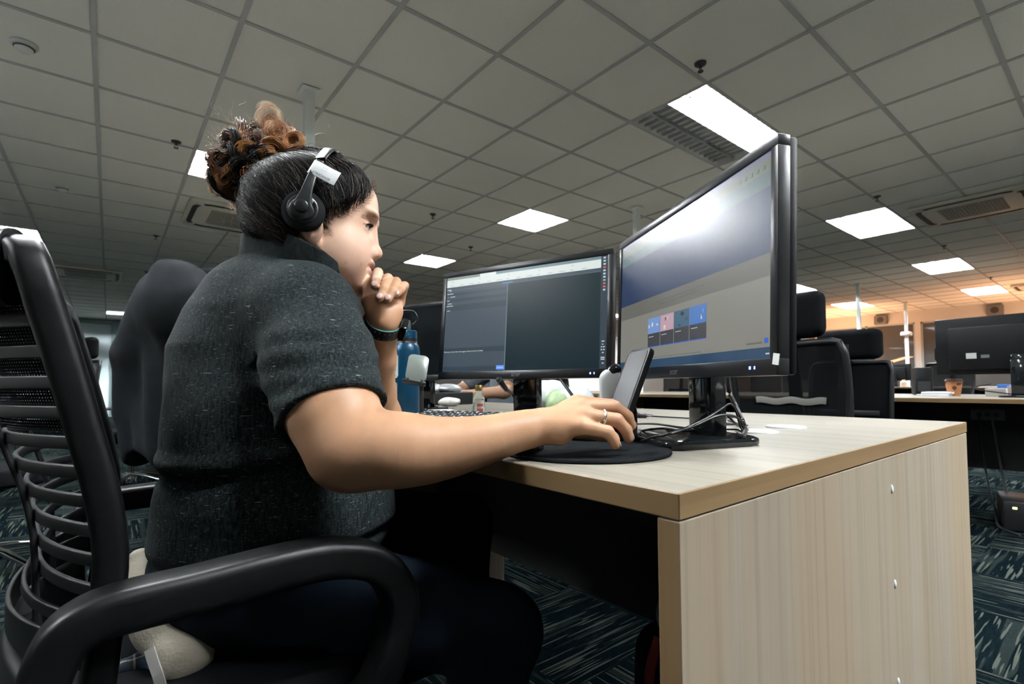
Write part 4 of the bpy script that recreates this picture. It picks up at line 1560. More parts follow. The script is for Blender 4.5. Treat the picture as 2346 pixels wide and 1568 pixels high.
office_chair('black mesh chair with a tall headrest right behind the right monitor', 1.80, 0.86, PI - 0.06, recline=0.0, dz=-0.05, head_w=0.115, strip=True)
office_chair('black chair with a glossy wide headrest, between the two nearer benches at right', 3.64, 1.03, -0.10, recline=0.04, dz=-0.085, head_w=0.135, solid=True, rot=0.9)
c5 = at(2128, 860, 5.2)
office_chair('black chair half hidden behind the far monitor at right', c5.x + 0.2, c5.y, 2.9)
c6 = at(1600, 900, 5.6)
office_chair('black chair seen far under the right monitor, by the second row of benches', 5.5, 3.75, PI, headrest=False)
CH = office_chair('black chair at left with a dark jacket draped over its back', 0.474, 2.11, 0.6, recline=0.06, rot=0.1)
office_chair('empty black chair with a shiny chrome base at the left edge', -0.42, 3.25, -0.25, headrest=False, recline=0.02, rot=0.55)
office_chair('black chair of the coworker behind the left monitor', 2.06, 2.52, PI, headrest=False, recline=0.02, dz=-0.06, solid=True)
office_chair('black chair at the pale bench beyond the power pole', 0.15, 5.2, 0.2, recline=0.05)

# dark jacket hung over the chair at left
JK = mat('jacket_cloth', (0.008, 0.016, 0.019), 0.95, spec=0.15)
g = G(JK)
g.bump(g.noise(g.coord((500, 500, 500)), 1.0, 2), 0.4, 0.001)
g.color(g.ramp(g.noise(g.coord((30, 30, 30)), 1.0, 4), [(0.3, (0.0035, 0.0045, 0.0055)), (0.7, (0.007, 0.0082, 0.0098))]))
_a = 0.6
JF = frame((math.cos(_a), math.sin(_a), 0))           # chair front, side, up


def jacket(P):
    q = (P - np.array([0.474, 2.11, 0.0])) @ JF         # local chair coordinates
    x, y, z = q[:, 0], q[:, 1], q[:, 2]
    zc = np.clip((z - 0.56) / 0.62, 0, 1.1)
    xc = -0.275 - 0.10 * zc
    w = 0.105 + 0.115 * np.clip((1.24 - z) / 0.2, 0, 1) + 0.04 * np.clip((1.04 - z) / 0.4, 0, 1)
    th = 0.052 + 0.055 * np.clip((1.15 - z) / 0.5, 0, 1) + 0.007 * np.sin(y * 38 + 2.2 * z * 3) + 0.005 * np.sin(y * 71 - z * 5)
    n = 2.6
    d = ((np.abs((x - xc) / th)) ** n + (np.abs(y / w)) ** n) ** (1 / n) - 1
    d = d * np.minimum(th, 0.07)
    d = smax(d, z - 1.245 + 3.2 * y * y, 0.06)
    d = smax(d, 0.52 - z + 0.10 * np.sin(y * 9), 0.03)
    for s in (-1, 1):                                   # empty sleeves hanging down
        sl = s_chain(q, [np.array([-0.37, 0.09 * s, 1.12]), np.array([-0.36, 0.20 * s, 0.95]), np.array([-0.32, 0.25 * s, 0.76]), np.array([-0.29, 0.265 * s, 0.62])],
                     [0.055, 0.058, 0.05, 0.042], 0.02)
        d = smin(d, sl + 0.003 * vnoise(q, 28), 0.045)
    hood = s_ell(q, (-0.41, 0.0, 1.10), (0.055, 0.09, 0.10))
    return smin(d, hood, 0.06) + 0.002 * vnoise(q, 20)


v, q = surf(jacket, np.array([-0.35, 1.5, 0.4]), np.array([0.75, 2.45, 1.32]), 0.009)
tag(mesh_obj('jacket', v, q[:, ::-1], JK), 'dark grey jacket hanging over the chair back behind the woman', 'jacket')

# ---------------- the chair the woman sits on (it faces +X)
t = thing('office_chair', 'black mesh-back chair the woman sits on, nearest the camera', 'chair', (0.22, 0.92, 0), 0, 'black mesh office chairs')
CX, CY = 0.22, 0.92
rx = lambda z: np.interp(z, [0.47, 0.58, 0.644, 0.68, 0.726, 0.817, 0.883, 0.934, 0.972], [-0.012, 0.0, 0.003, 0.004, -0.001, -0.022, -0.038, -0.052, -0.062])
HALF = 0.255


def rail(s):
    return [Vector((rx(z) - CX, s * HALF, z)) for z in (0.48, 0.56, 0.62, 0.68, 0.74, 0.80, 0.86, 0.92, 0.955)]


def arc(z, u, bulge):
    return Vector((rx(z) - CX - bulge * (1 - abs(u) ** 2.4) - 0.008, u * (HALF - 0.004), z))


UR = mat('chair_rail_grey', (0.0018, 0.0021, 0.0024), 0.42, spec=0.22)
g = G(UR)
g.bump(g.noise(g.coord((700, 700, 700)), 1.0, 2), 0.15, 0.0006)
bm = new()
top = [Vector((rx(0.955) - CX - 0.095 * (1 - abs(u) ** 2.4), u * HALF, 0.955 + 0.012 * (1 - abs(u) ** 8) + 0.012)) for u in np.linspace(-0.97, 0.97, 19)]
path = [*rail(-1)[:-1], Vector((rx(0.94) - CX, -HALF, 0.94)), *top, Vector((rx(0.94) - CX, HALF, 0.94)), *rail(1)[:-1][::-1]]
sec = rrect(0.030, 0.042, 0.010, 4)
sweep(bm, smooth_path(path, 3), rrect(0.042, 0.030, 0.009, 4), up=(0.02, 1, 0.02) if False else (1, 0, 0))
obj('back_frame', bm, UR, t, 60)
bm = new()
top2 = [arc(0.955, u, 0.10) + Vector((-0.004, 0, 0.006)) for u in np.linspace(-0.98, 0.98, 21)]
sweep(bm, top2, rrect(0.022, 0.075, 0.010, 4))
obj('top_cap', bm, UR, t, 60)
grid_sheet('mesh_back', lambda a, b: arc(0.80 + 0.15 * b, 2 * a - 1, 0.085 + 0.01 * b) + Vector((0.006, 0, 0)), 40, 16, MESH, t, (0.5, 0.16))
for k in range(12):
    z = 0.575 + 0.0305 * k
    bm = new()
    bulge = 0.055 + 0.035 * (k / 11.0) + (0.03 * max(0, 1 - k / 2.0))
    ht = 0.0135 if k else 0.035
    sweep(bm, [arc(z, u, bulge) for u in np.linspace(-1, 1, 25)], rrect(0.005, ht, 0.0015, 2), caps=True)
    obj('back_slat', bm, mat('slat_grey', (0.003, 0.0033, 0.0036), 0.45, spec=0.3), t, 50)
for u in (-0.45, 0.45):
    bm = new()
    sweep(bm, [arc(z, u, 0.055 + 0.035 * (z - 0.575) / 0.34) + Vector((-0.006, 0, 0)) for z in np.linspace(0.56, 0.93, 14)], rrect(0.014, 0.006, 0.002, 2), up=(1, 0, 0))
    obj('slat_rib', bm, BLACK, t, 50)
bm = new()
sweep(bm, smooth_path([(-0.08, 0, 0.42), (-0.24, 0, 0.44), (-0.29, 0, 0.50), (-0.30, 0, 0.56)], 6), rrect(0.075, 0.022, 0.008, 3), up=(1, 0, 0.2))
box(bm, (-0.14, -0.13, 0.37), (0.12, 0.13, 0.412), 0.012)
obj('spine', bm, BLACK, t, 50)
bm = new()
sweep(bm, [Vector((rx(0.5) - CX - 0.05 * (1 - abs(u) ** 2.2) - 0.03, u * HALF, 0.505)) for u in np.linspace(-1, 1, 21)], rrect(0.02, 0.10, 0.009, 4))
obj('lower_back_panel', bm, BLACK, t, 50)
seat_pad(t, -0.245, 0.26, -0.25, 0.25, 0.405, 0.475)
star_base(t, 0.0, 0.0, 0.2)
for s in (-1, 1):
    bm = new()
    yy = s * 0.297
    arm = [(-0.262, yy, 0.45), (-0.268, yy, 0.53), (-0.255, yy, 0.60), (-0.225, yy, 0.628), (-0.14, yy, 0.633), (-0.05, yy, 0.637), (0.01, yy, 0.632),
           (0.055, yy, 0.612), (0.082, yy, 0.572), (0.083, yy, 0.53), (0.066, yy, 0.485), (0.04, yy * 0.96, 0.44), (0.0, yy * 0.8, 0.405)]
    sweep(bm, smooth_path(arm, 6), rrect(0.036, 0.050, 0.010, 4), up=(0, 1, 0), scale=lambda q: (1.0 + 0.25 * math.sin(PI * q), 1.0))
    obj('armrest', bm, UR, t, 60)

# cream cushion behind her back, with a strap, and a plaid cloth on the seat
CREAM = mat('cream_fleece', (0.30, 0.27, 0.22), 0.95, spec=0.1)
g = G(CREAM)
g.bump(g.noise(g.coord((260, 260, 260)), 1.0, 3), 0.6, 0.002)
cA, cB = A(322, 1285, 0.74), A(425, 1500, 0.66)
cu = [A(322, 1283, 0.74), A(338, 1330, 0.73), A(370, 1420, 0.69), A(420, 1505, 0.665), A(455, 1545, 0.70)]
v, q = surf(lambda P: s_chain(P, cu, [0.017, 0.026, 0.034, 0.030, 0.022], 0.02) + 0.002 * vnoise(P, 60), np.min(cu, 0) - 0.06, np.max(cu, 0) + 0.06, 0.004)
tag(mesh_obj('neck_cushion', v, q[:, ::-1], CREAM), 'cream cushion squeezed between the woman and her chair back', 'cushion')
bm = new()
st_ = [at(342, 1488, 0.60), at(352, 1520, 0.597), at(364, 1555, 0.594), at(375, 1600, 0.592)]
sweep(bm, smooth_path(st_, 5), rrect(0.014, 0.0016, 0.0005, 2), up=(0, 0, 1) if False else tuple(FWD))
tag(obj('bag_strap', bm, mat('strap_cream', (0.55, 0.54, 0.50), 0.7)), 'pale stitched strap hanging below the near armrest', 'strap')
PLAID = mat('plaid_cloth', (0.02, 0.035, 0.06), 0.95)
g = G(PLAID)
s = g.sep(g.coord((1, 1, 1)))
w1 = g.ramp(g.math('FRACT', g.math('MULTIPLY', s[0], 26.0)), [(0.0, (0.02, 0.05, 0.10)), (0.45, (0.008, 0.012, 0.02)), (0.8, (0.30, 0.28, 0.22)), (0.86, (0.01, 0.015, 0.02))], 'CONSTANT')
w2 = g.ramp(g.math('FRACT', g.math('MULTIPLY', s[1], 26.0)), [(0.0, (0.02, 0.05, 0.10)), (0.45, (0.008, 0.012, 0.02)), (0.8, (0.30, 0.28, 0.22)), (0.86, (0.01, 0.015, 0.02))], 'CONSTANT')
g.color(g.mix(0.5, w1, w2))
pb = [A(285, 1530, 0.66), A(340, 1525, 0.68), A(400, 1555, 0.66), A(470, 1570, 0.66)]
v, q = surf(lambda P: s_chain(P, pb, [0.012, 0.022, 0.022, 0.02], 0.015) + 0.004 * vnoise(P, 50), np.min(pb, 0) - 0.05, np.max(pb, 0) + 0.05, 0.004)
tag(mesh_obj('plaid_cloth', v, q[:, ::-1], PLAID), 'crumpled dark plaid cloth on the chair seat behind the woman', 'cloth')

# backpack on the floor under the end of the desk
bp0 = np.array([0.70, 0.405, 0.0])
t = thing('backpack', 'dark backpack with a grey cloth on top, under the end of the front desk', 'backpack', (0, 0, 0))


def pack(P):
    q = P - bp0
    b = np.abs(q - np.array([0, 0, 0.24])) - np.array([0.045, 0.055, 0.20])
    return np.linalg.norm(np.maximum(b, 0), axis=1) + np.minimum(b.max(1), 0) - 0.04 + 0.006 * vnoise(P, 18)


v, q = surf(pack, bp0 - [0.16, 0.17, 0.06], bp0 + [0.16, 0.17, 0.55], 0.01)
v[:, 2] = np.maximum(v[:, 2], 0.002)
mesh_obj('bag_body', v, q[:, ::-1], BLACK_CLOTH, t)
v, q = surf(lambda P: s_ell(P, bp0 + [-0.03, 0.0, 0.515], (0.055, 0.06, 0.045)) + 0.010 * vnoise(P, 30), bp0 + [-0.16, -0.13, 0.4], bp0 + [0.12, 0.13, 0.62], 0.006)
mesh_obj('cloth', v, q[:, ::-1], mat('grey_cloth', (0.16, 0.16, 0.15), 0.95), t)
bm = new()
sweep(bm, smooth_path([bp0 + [-0.08, 0.035, 0.48], bp0 + [-0.10, 0.038, 0.43], bp0 + [-0.10, 0.03, 0.36], bp0 + [-0.095, 0.025, 0.3]], 6), rrect(0.015, 0.004, 0.001, 2), up=(1, 0, 0))
obj('strap', bm, mat('strap_red', (0.12, 0.008, 0.008), 0.8), t, 60)
bm = new()
sweep(bm, smooth_path([bp0 + [-0.08, -0.03, 0.48], bp0 + [-0.105, -0.028, 0.42], bp0 + [-0.10, -0.025, 0.32], bp0 + [-0.095, -0.025, 0.2]], 6), rrect(0.03, 0.005, 0.001, 2), up=(1, 0, 0))
obj('strap', bm, mat('strap_blue', (0.05, 0.09, 0.13), 0.8), t, 60)
q = at(1499, 1305, 0.55)
bm = new()
box(bm, (0.45, 0.2875, 0.60), (0.475, 0.31, 0.645), 0.002)
tag(obj('paper_tag', bm, WHITE), 'small white tag stuck inside the front desk end panel', 'tag')

# ------------------------------------------------------------------ things on and under the bench at right
t = thing('coffee_cup', 'brown paper coffee cup with a dark lid on the right bench', 'cup', tuple(at(2186, 907, 3.32)[:2]) + (DZ,))
bm = new()
lathe(bm, [(0.0, 0.0), (0.032, 0.0), (0.045, 0.098), (0.0, 0.098)], 32)
cupm = mat('kraft_cup', (0.42, 0.17, 0.07), 0.7)
g = G(cupm)
g.color(g.ramp(g.noise(g.coord((24, 24, 24)), 1.0, 1), [(0.55, (0.42, 0.17, 0.07)), (0.58, (0.09, 0.035, 0.018))], 'CONSTANT'))
obj('body', bm, cupm, t, 40)
bm = new()
lathe(bm, [(0.0, 0.097), (0.048, 0.097), (0.048, 0.104), (0.043, 0.106), (0.041, 0.116), (0.0, 0.116)], 32)
obj('lid', bm, mat('cup_lid', (0.04, 0.025, 0.02), 0.4), t, 40)
c = at(2150, 907, 3.35)
bm = new()
box(bm, (c.x - 0.09, c.y - 0.07, DZ), (c.x + 0.1, c.y + 0.1, DZ + 0.012), 0.002)
box(bm, (c.x - 0.06, c.y - 0.08, DZ + 0.0125), (c.x + 0.12, c.y + 0.08, DZ + 0.028), 0.004)
tag(obj('paper_stack', bm, mat('paper_white', (0.60, 0.62, 0.62), 0.7)), 'small stack of white papers beside the brown coffee cup', 'papers')
for k, (x, y, d, sz, cl, lb) in enumerate(((2285, 893, 3.25, (0.07, 0.05, 0.05), (0.62, 0.6, 0.55), 'small cream box under the large far monitor'),
                                           (2300, 882, 3.3, (0.03, 0.03, 0.075), (0.03, 0.12, 0.4), 'small blue carton under the large far monitor'),
                                           (2330, 890, 3.2, (0.05, 0.04, 0.065), (0.55, 0.42, 0.42), 'small pinkish box at the right edge under the large far monitor'))):
    c = at(x, y, d)
    bm = new()
    box(bm, (c.x - sz[0], c.y - sz[1], DZ), (c.x + sz[0], c.y + sz[1], DZ + sz[2]), 0.003)
    tag(obj('small_box', bm, mat('carton_%d' % k, cl, 0.6)), lb, 'box')
c = at(2322, 905, 3.0)
bm = new()
tube(bm, [at(2270, 880, 3.1), at(2230, 890, 3.15), at(2290, 900, 3.05), at(2346, 904, 2.95), at(2400, 890, 2.9)], 0.004)
tag(obj('loose_cable', bm, CABLE), 'loose black cable on the right bench behind the coffee cup', 'cable')
BACKM_ROOT = BACKM[0]
bm = new()
for (xa, za, wd, ht, mi) in ((-0.24, 0.10, 0.05, 0.035, 0), (-0.17, 0.102, 0.04, 0.02, 1), (0.12, 0.12, 0.05, 0.05, 2)):
    vs = box(bm, (-xa - wd, 0.0525, za), (-xa, 0.0535, za + ht))
    for f in {f for v_ in vs for f in v_.link_faces}:
        f.material_index = mi
bmesh.ops.transform(bm, matrix=BACKM[1], verts=bm.verts)
obj('rear_sticker', bm, [mat('rear_paper', (0.4, 0.42, 0.4), 0.6), mat('rear_grey', (0.08, 0.09, 0.09), 0.6), mat('rear_blue', (0.02, 0.07, 0.22), 0.6)], BACKM_ROOT)
c = at(2112, 885, 3.7)
t = thing('computer_tower', 'small black computer case standing on the right bench by the dark headrest', 'computer', (c.x, c.y, DZ), 0.3)
bm = new()
box(bm, (-0.14, -0.05, 0.0), (0.14, 0.05, 0.20), 0.006)
obj('case', bm, BLACK, t, 40)
bm = new()
for k in range(6):
    box(bm, (-0.1415, -0.035, 0.03 + 0.012 * k), (-0.1395, 0.035, 0.036 + 0.012 * k))
obj('vent', bm, mat('vent_grey', (0.05, 0.055, 0.06), 0.5), t)
XM = 4.371
for k, (ya, lb) in enumerate(((0.60, 'grey wall socket plate under the right bench, left one'), (0.33, 'grey wall socket plate under the right bench, right one'))):
    t = thing('socket_plate', lb, 'socket', (XM - 0.004, ya, 0.63), 0, 'socket plates under the right bench')
    bm = new()
    box(bm, (-0.006, -0.08, -0.035), (0.003, 0.08, 0.035), 0.003)
    obj('plate', bm, mat('plate_grey', (0.10, 0.105, 0.105), 0.5), t, 40)
    bm = new()
    for s in (-0.04, 0.0, 0.04):
        box(bm, (-0.0075, s - 0.013, -0.013), (-0.0055, s + 0.013, 0.013), 0.001)
    obj('outlet', bm, mat('outlet_dark', (0.03, 0.03, 0.03), 0.5), t)
for k, (pts, r, cl, lb) in enumerate((
        ([(XM - 0.012, 0.64, 0.62), (4.30, 0.62, 0.40), (4.28, 0.60, 0.22), (4.15, 0.55, 0.05), (4.0, 0.52, 0.008), (3.85, 0.42, 0.008)], 0.006, (0.012, 0.02, 0.024), 'dark cable hanging from the left socket under the right bench'),
        ([(XM - 0.012, 0.58, 0.60), (4.34, 0.55, 0.35), (4.30, 0.52, 0.16), (4.28, 0.47, 0.07), (4.28, 0.42, 0.10), (4.32, 0.38, 0.30), (4.34, 0.37, 0.58)], 0.007, (0.09, 0.10, 0.10), 'grey cable hanging in a loop under the right bench'))):
    bm = new()
    tube(bm, pts, r)
    tag(obj('hanging_cable', bm, mat('cable_%d' % k, cl, 0.5)), lb, 'cable')
t = thing('power_backup', 'black floor unit with a small yellow light under the right bench', 'power unit', (4.12, 0.46, 0), 0.2)
bm = new()
box(bm, (-0.17, -0.07, 0.004), (0.17, 0.07, 0.17), 0.01)
obj('case', bm, BLACK, t, 40)
bm = new()
box(bm, (-0.172, 0.012, 0.128), (-0.169, 0.030, 0.138))
obj('status_light', bm, mat('led_yellow', (0.8, 0.9, 0.2), 0.4, emit=(0.75, 0.95, 0.15), estr=3.0), t)
# tiny bottles on the distant bench
for k, (dy, hh, cl, lb) in enumerate(((0.0, 0.16, (0.30, 0.36, 0.42), 'tiny pale bottle on the distant bench, leftmost'), (0.16, 0.20, (0.35, 0.33, 0.22), 'tiny olive bottle on the distant bench, middle'),
                                      (-0.22, 0.13, (0.55, 0.42, 0.32), 'tiny peach jar on the distant bench, rightmost'))):
    bm = new()
    lathe(bm, [(0.0, 0.0), (0.05, 0.0), (0.05, hh * 0.7), (0.025, hh * 0.82), (0.025, hh), (0.0, hh)], 16)
    o = obj('small_bottle', bm, mat('far_bottle_%d' % k, cl, 0.4), None, 40, (10.75, 2.75 + dy, DZ))
    tag(o, lb, 'bottle', 'tiny bottles on the distant bench')


# ------------------------------------------------------------------ a coworker across the desk, almost hidden by the left monitor
CW = np.array([1.98, 2.50, 0.0])


def cw(x, y, z):
    return CW + np.array([-x, -y, z])                    # she or he faces the desk (-X)


cp = thing('person', 'person in a grey blue shirt almost hidden behind the left monitor, elbow on the desk', 'person', (0, 0, 0))


def cw_body(P):
    d = s_ell(P, cw(.04, 0, 1.19), (.095, .076, .115))
    d = smin(d, s_cone(P, cw(.0, 0, 1.11), cw(-.02, 0, 1.0), .052, .062), .03)
    d = smin(d, s_cone(P, cw(.105, 0, 1.18), cw(.12, 0, 1.165), .010, .012), .012)
    for sgn in (-1, 1):
        sh, el, wr = cw(.0, .17 * sgn, .96), cw(.22, .235 * sgn, .80), cw(.42, .10 * sgn, .785)
        d = smin(d, s_chain(P, [sh, el], [.05, .038], .02), .02)
        d = smin(d, s_chain(P, [el, wr], [.037, .024], .02), .02)
        d = smin(d, s_cone(P, wr, cw(.48, .07 * sgn, .775), .024, .022), .015)
        for k in range(4):
            d = smin(d, s_cone(P, cw(.48, (.07 + .016 * (k - 1.5)) * sgn, .772), cw(.545 - .006 * abs(k - 1.5), (.06 + .020 * (k - 1.5)) * sgn, .762), .0085, .007), .003)
        d = smin(d, s_cone(P, cw(.45, (.05) * sgn, .772), cw(.50, .025 * sgn, .764), .010, .008), .006)
        d = smin(d, s_ell(P, cw(.03, .077 * sgn, 1.18), (.016, .008, .03)), .006)
    return smin(d, s_ell(P, cw(-.02, 0, .85), (.09, .14, .16)), .03)


v, q = surf(cw_body, CW + [-.65, -.35, .66], CW + [.2, .35, 1.34], .006, 6, 1.7)
mesh_obj('body', v, q[:, ::-1], mat('coworker_skin', (0.36, 0.20, 0.125), 0.5), cp)


def cw_shirt(P):
    d = s_chain(P, [cw(-.03, 0, .52), cw(-.03, 0, .75), cw(-.01, 0, .93)], [.155, .15, .12], .05)
    d = smin(d, s_cone(P, cw(-.01, -.15, .955), cw(-.01, .15, .955), .065, .065), .05)
    for sgn in (-1, 1):
        a, b = cw(.0, .165 * sgn, .955), cw(.165, .22 * sgn, .84)
        e = s_cone(P, a, b, .068, .056)
        ax_ = (b - a) / np.linalg.norm(b - a)
        d = smin(d, smax(e, (P - b) @ ax_ - .01, .006), .02)
    return d + .004 * vnoise(P, 22)


v, q = surf(cw_shirt, CW + [-.4, -.4, .33], CW + [.25, .4, 1.08], .009, 6, 1.7)
mesh_obj('shirt', v, q[:, ::-1], mat('coworker_shirt', (0.10, 0.12, 0.14), 0.9), cp)
v, q = surf(lambda P: smax(s_ell(P, cw(.02, 0, 1.215), (.105, .088, .112)), np.minimum(-(P[:, 0] - (CW[0] - .055)), P[:, 2] * 0 + 9) * -1 * 0 + (CW[0] - .06 - P[:, 0]) - .9 * (P[:, 2] - 1.20), .01),
            CW + [-.2, -.15, 1.0], CW + [.2, .15, 1.36], .007, 6, 1.7)
mesh_obj('hair', v, q[:, ::-1], mat('coworker_hair', (0.008, 0.007, 0.006), 0.6), cp)


def cw_legs(P):
    d = s_ell(P, cw(-.02, 0, .55), (.15, .18, .08))
    for sgn in (-1, 1):
        d = smin(d, s_chain(P, [cw(-.02, .09 * sgn, .54), cw(.38, .11 * sgn, .53)], [.085, .062], .02), .03)
        d = smin(d, s_chain(P, [cw(.38, .11 * sgn, .53), cw(.34, .11 * sgn, .09)], [.06, .045], .02), .02)
        d = smin(d, smax(s_cone(P, cw(.32, .11 * sgn, .05), cw(.48, .11 * sgn, .04), .05, .04), .004 - P[:, 2], .005), .01)
    return smax(d, .445 - P[:, 2] - 12 * np.maximum(0, (CW[0] - P[:, 0]) - .22), .02)


v, q = surf(cw_legs, CW + [-.6, -.3, -.02], CW + [.2, .3, .68], .011, 6, 1.7)
mesh_obj('trousers', v, q[:, ::-1], mat('coworker_trousers', (0.012, 0.013, 0.017), 0.9), cp)
# ------------------------------------------------------------------ the seated woman
HO = A(742, 520, 0.82)                                  # between the ears
_h = math.radians(-24)
HF = frame((math.cos(_h), math.sin(_h), 0))            # face forward, her left, up
ZS = [-.125, -.113, -.099, -.087, -.073, -.065, -.05, -.03, -.01, .005, .021, .036, .0545, .0745, .087, .098, .107]
XF = [.030, .051, .0655, .0690, .0722, .0742, .0770, .0785, .0795, .0815, .0862, .0868, .084, .0726, .056, .036, .012]
XB = [-.03, -.04, -.05, -.058, -.068, -.074, -.085, -.094, -.100, -.102, -.104, -.103, -.099, -.088, -.07, -.05, -.034]
WD = [.018, .037, .051, .058, .063, .0655, .069, .0710, .0725, .073, .074, .0745, .072, .064, .051, .034, .012]


def hloc(P):
    return (P - HO) @ HF


def hw(p):
    return HO + HF @ np.asarray(p, float)


def spl(z, ys):
    """smooth interpolation of a head section table"""
    e = 0.006
    return (np.interp(z - e, ZS, ys) + 2 * np.interp(z, ZS, ys) + np.interp(z + e, ZS, ys)) / 4


def skull(q):
    x, y, z = q[:, 0], q[:, 1], q[:, 2]
    xf, xb, w = spl(z, XF), spl(z, XB), spl(z, WD)
    xc = -0.012 + 0.0 * z
    a = np.where(x > xc, xf - xc, xc - xb)
    n = 2.25
    rho = ((np.abs(x - xc) / a) ** n + (np.abs(y) / w) ** n + 1e-12) ** (1 / n)
    d = (rho - 1) * np.minimum(a, w) * 0.95
    d = np.maximum(d, z - 0.1065)
    return smax(d, -0.116 - z, 0.012)


EYE = [np.array([0.0602, s * 0.0325, -0.006]) for s in (-1, 1)]


def head(P):
    q = hloc(P)
    m = np.stack([q[:, 0], np.abs(q[:, 1]), q[:, 2]], 1)      # the face is symmetric
    d = skull(q)
    d = smin(d, s_ell(m, (.026, .040, -.052), (.038, .0285, .036)), .022)          # cheeks
    d = smin(d, s_ell(m, (.060, .0, -.1), (.0105, .016, .012)), .012)             # chin
    d = smin(d, s_ell(m, (.074, .026, .0165), (.0125, .022, .0075)), .010)        # brow ridge
    d = smax(d, -s_ell(m, (.0865, .031, -.006), (.0155, .017, .0105)), .010)      # eye socket
    d = smin(d, s_cone(m, (.0765, 0, .004), (.0800, 0, -.030), .0062, .0078), .008)   # nose bridge
    d = smin(d, s_ball(m, (.0835, 0, -.0385), .0096), .007)                       # nose tip
    d = smin(d, s_ell(m, (.0745, .0120, -.0425), (.0108, .0080, .0085)), .005)    # wing of the nose
    d = smax(d, -s_ell(m, (.0815, .0062, -.0495), (.0048, .0030, .0032)), .002)   # nostril
    d = smin(d, s_ell(m, (.0700, 0, -.0585), (.0112, .023, .0062)), .004)         # upper lip
    d = smin(d, s_ell(m, (.0655, 0, -.0720), (.0105, .019, .0066)), .004)         # lower lip
    seam = s_ell(m, (.076, 0, -.0652 - 0.0), (.016, .0245, .0009))
    d = smax(d, -seam, .0016)
    d = smax(d, -s_ell(m, (.0665, .0265, -.0685), (.006, .0028, .0035)), .003)    # corner of the mouth
    # lids around the eyeball
    e = m - np.array([0.0602, .0325, -.006])
    r = np.linalg.norm(e, axis=1)
    up = smax(r - 0.0137, -(e[:, 2] + 0.10 * (e[:, 1]) - 0.0026), .0012)
    lo = smax(r - 0.0134, e[:, 2] + 0.0042 + 0.08 * e[:, 1], .0012)
    d = smin(d, up, .0030)
    d = smin(d, lo, .0035)
    # ear
    ea = s_ell(m, (-.010, .0765, -.020), (.0175, .0068, .0305), frame((1, .25, .18)))
    ea = smax(ea, -s_ell(m, (-.006, .085, -.018), (.010, .0065, .020)), .003)
    ea = smin(ea, s_ell(m, (-.0045, .0735, -.0465), (.0075, .0048, .008)), .004)
    return smin(d, ea, .006)


# torso frame: she leans towards the desk and turns a little to her right
MC = A(600, 900, 0.86)
_t = -0.28
TF = frame((math.cos(_t), math.sin(_t), 0))
TZ = [.50, .55, .60, .628, .676, .70, .73, .765, .835, .905, .962, 1.014, 1.054, 1.085, 1.11]
TB = [-.14, -.147, -.150, -.146, -.142, -.138, -.133, -.135, -.134, -.129, -.108, -.078, -.042, -.015, 0]
TT = [.15, .18, .205, .216, .216, .210, .198, .188, .172, .155, .135, .11, .08, .045, .02]
TW = [.20, .208, .213, .214, .214, .208, .200, .196, .188, .180, .165, .14, .095, .05, .02]


def tl(t, s, z):
    p = MC + TF @ np.array([t, s, 0.0])
    p[2] = z
    return p


def torso(P, off=0.0):
    q = (P - MC) @ TF
    z = P[:, 2]
    tb, tf, w = np.interp(z, TZ, TB), np.interp(z, TZ, TT), np.interp(z, TZ, TW)
    c = (tb + tf) / 2
    a = (tf - tb) / 2
    n = 2.3
    rho = ((np.abs(q[:, 0] - c) / a) ** n + (np.abs(q[:, 1]) / w) ** n + 1e-12) ** (1 / n)
    d = (rho - 1) * np.minimum(a, w) * 0.9
    d = smax(d, z - 1.042, 0.03)
    return smax(d, 0.51 - z, 0.04) - off


SR = A(702, 722, 0.735)
ER = A(800, 1030, 0.635)
HEMR = A(764, 945, 0.655)
SL_ = tl(.075, .155, .985)
EL = A(868, 955, 0.95)
NB = A(640, 632, 0.85)                                # base of the neck
WR = A(1235, 980, 0.665)
WL = A(879, 738, 0.80)
FR = [ER, A(900, 1031, .625), A(1000, 1029, .632), A(1100, 1011, .642), A(1180, 990, .655), WR]
FRr = [.047, .0465, .0390, .0305, .0250, .0225]
FLr = [.039, .037, .0315, .0240]
FL = [EL, A(858, 900, .915), A(862, 820, .85), WL]
# right hand on the mouse: knuckles, joints, tips
RH = {'little': [A(1335, 977, .640), A(1392, 990, .640), A(1406, 1007, .643), A(1409, 1020, .645)],
      'ring': [A(1343, 953, .652), A(1413, 963, .655), A(1434, 985, .660), A(1440, 1004, .663)],
      'middle': [A(1338, 934, .668), A(1408, 934, .674), A(1437, 955, .680), A(1446, 976, .684)],
      'index': [A(1322, 924, .686), A(1400, 930, .695), A(1432, 950, .702), A(1442, 968, .706)]}
RHr = {'little': [.0098, .0082, .0072, .0062], 'ring': [.0105, .0090, .0080, .0070], 'middle': [.0110, .0092, .0082, .0071], 'index': [.0110, .0092, .0082, .0071]}
RT = [A(1270, 978, .69), A(1325, 985, .715), A(1375, 995, .722), A(1405, 1001, .722)]
# left hand curled under the chin
LH = {'index': [A(849, 666, .822), A(866, 625, .803), A(861, 643, .776), A(858.5, 655, .771)],
      'middle': [A(872, 672, .828), A(889, 638, .806), A(879, 664, .773), A(870, 683, .765)],
      'ring': [A(895, 680, .830), A(908, 646, .810), A(898, 669, .777), A(888.5, 686, .769)],
      'little': [A(914, 692, .828), A(927, 655, .815), A(918, 665, .791), A(908, 675, .784)]}
LHr = {'index': [.0100, .0077, .0071, .0065], 'middle': [.0100, .0077, .0071, .0065], 'ring': [.0098, .0075, .0069, .0063], 'little': [.0090, .0068, .0062, .0056]}
LT = [A(862, 716, .79), A(846, 690, .80), A(846, 664, .815), A(850, 645, .822)]


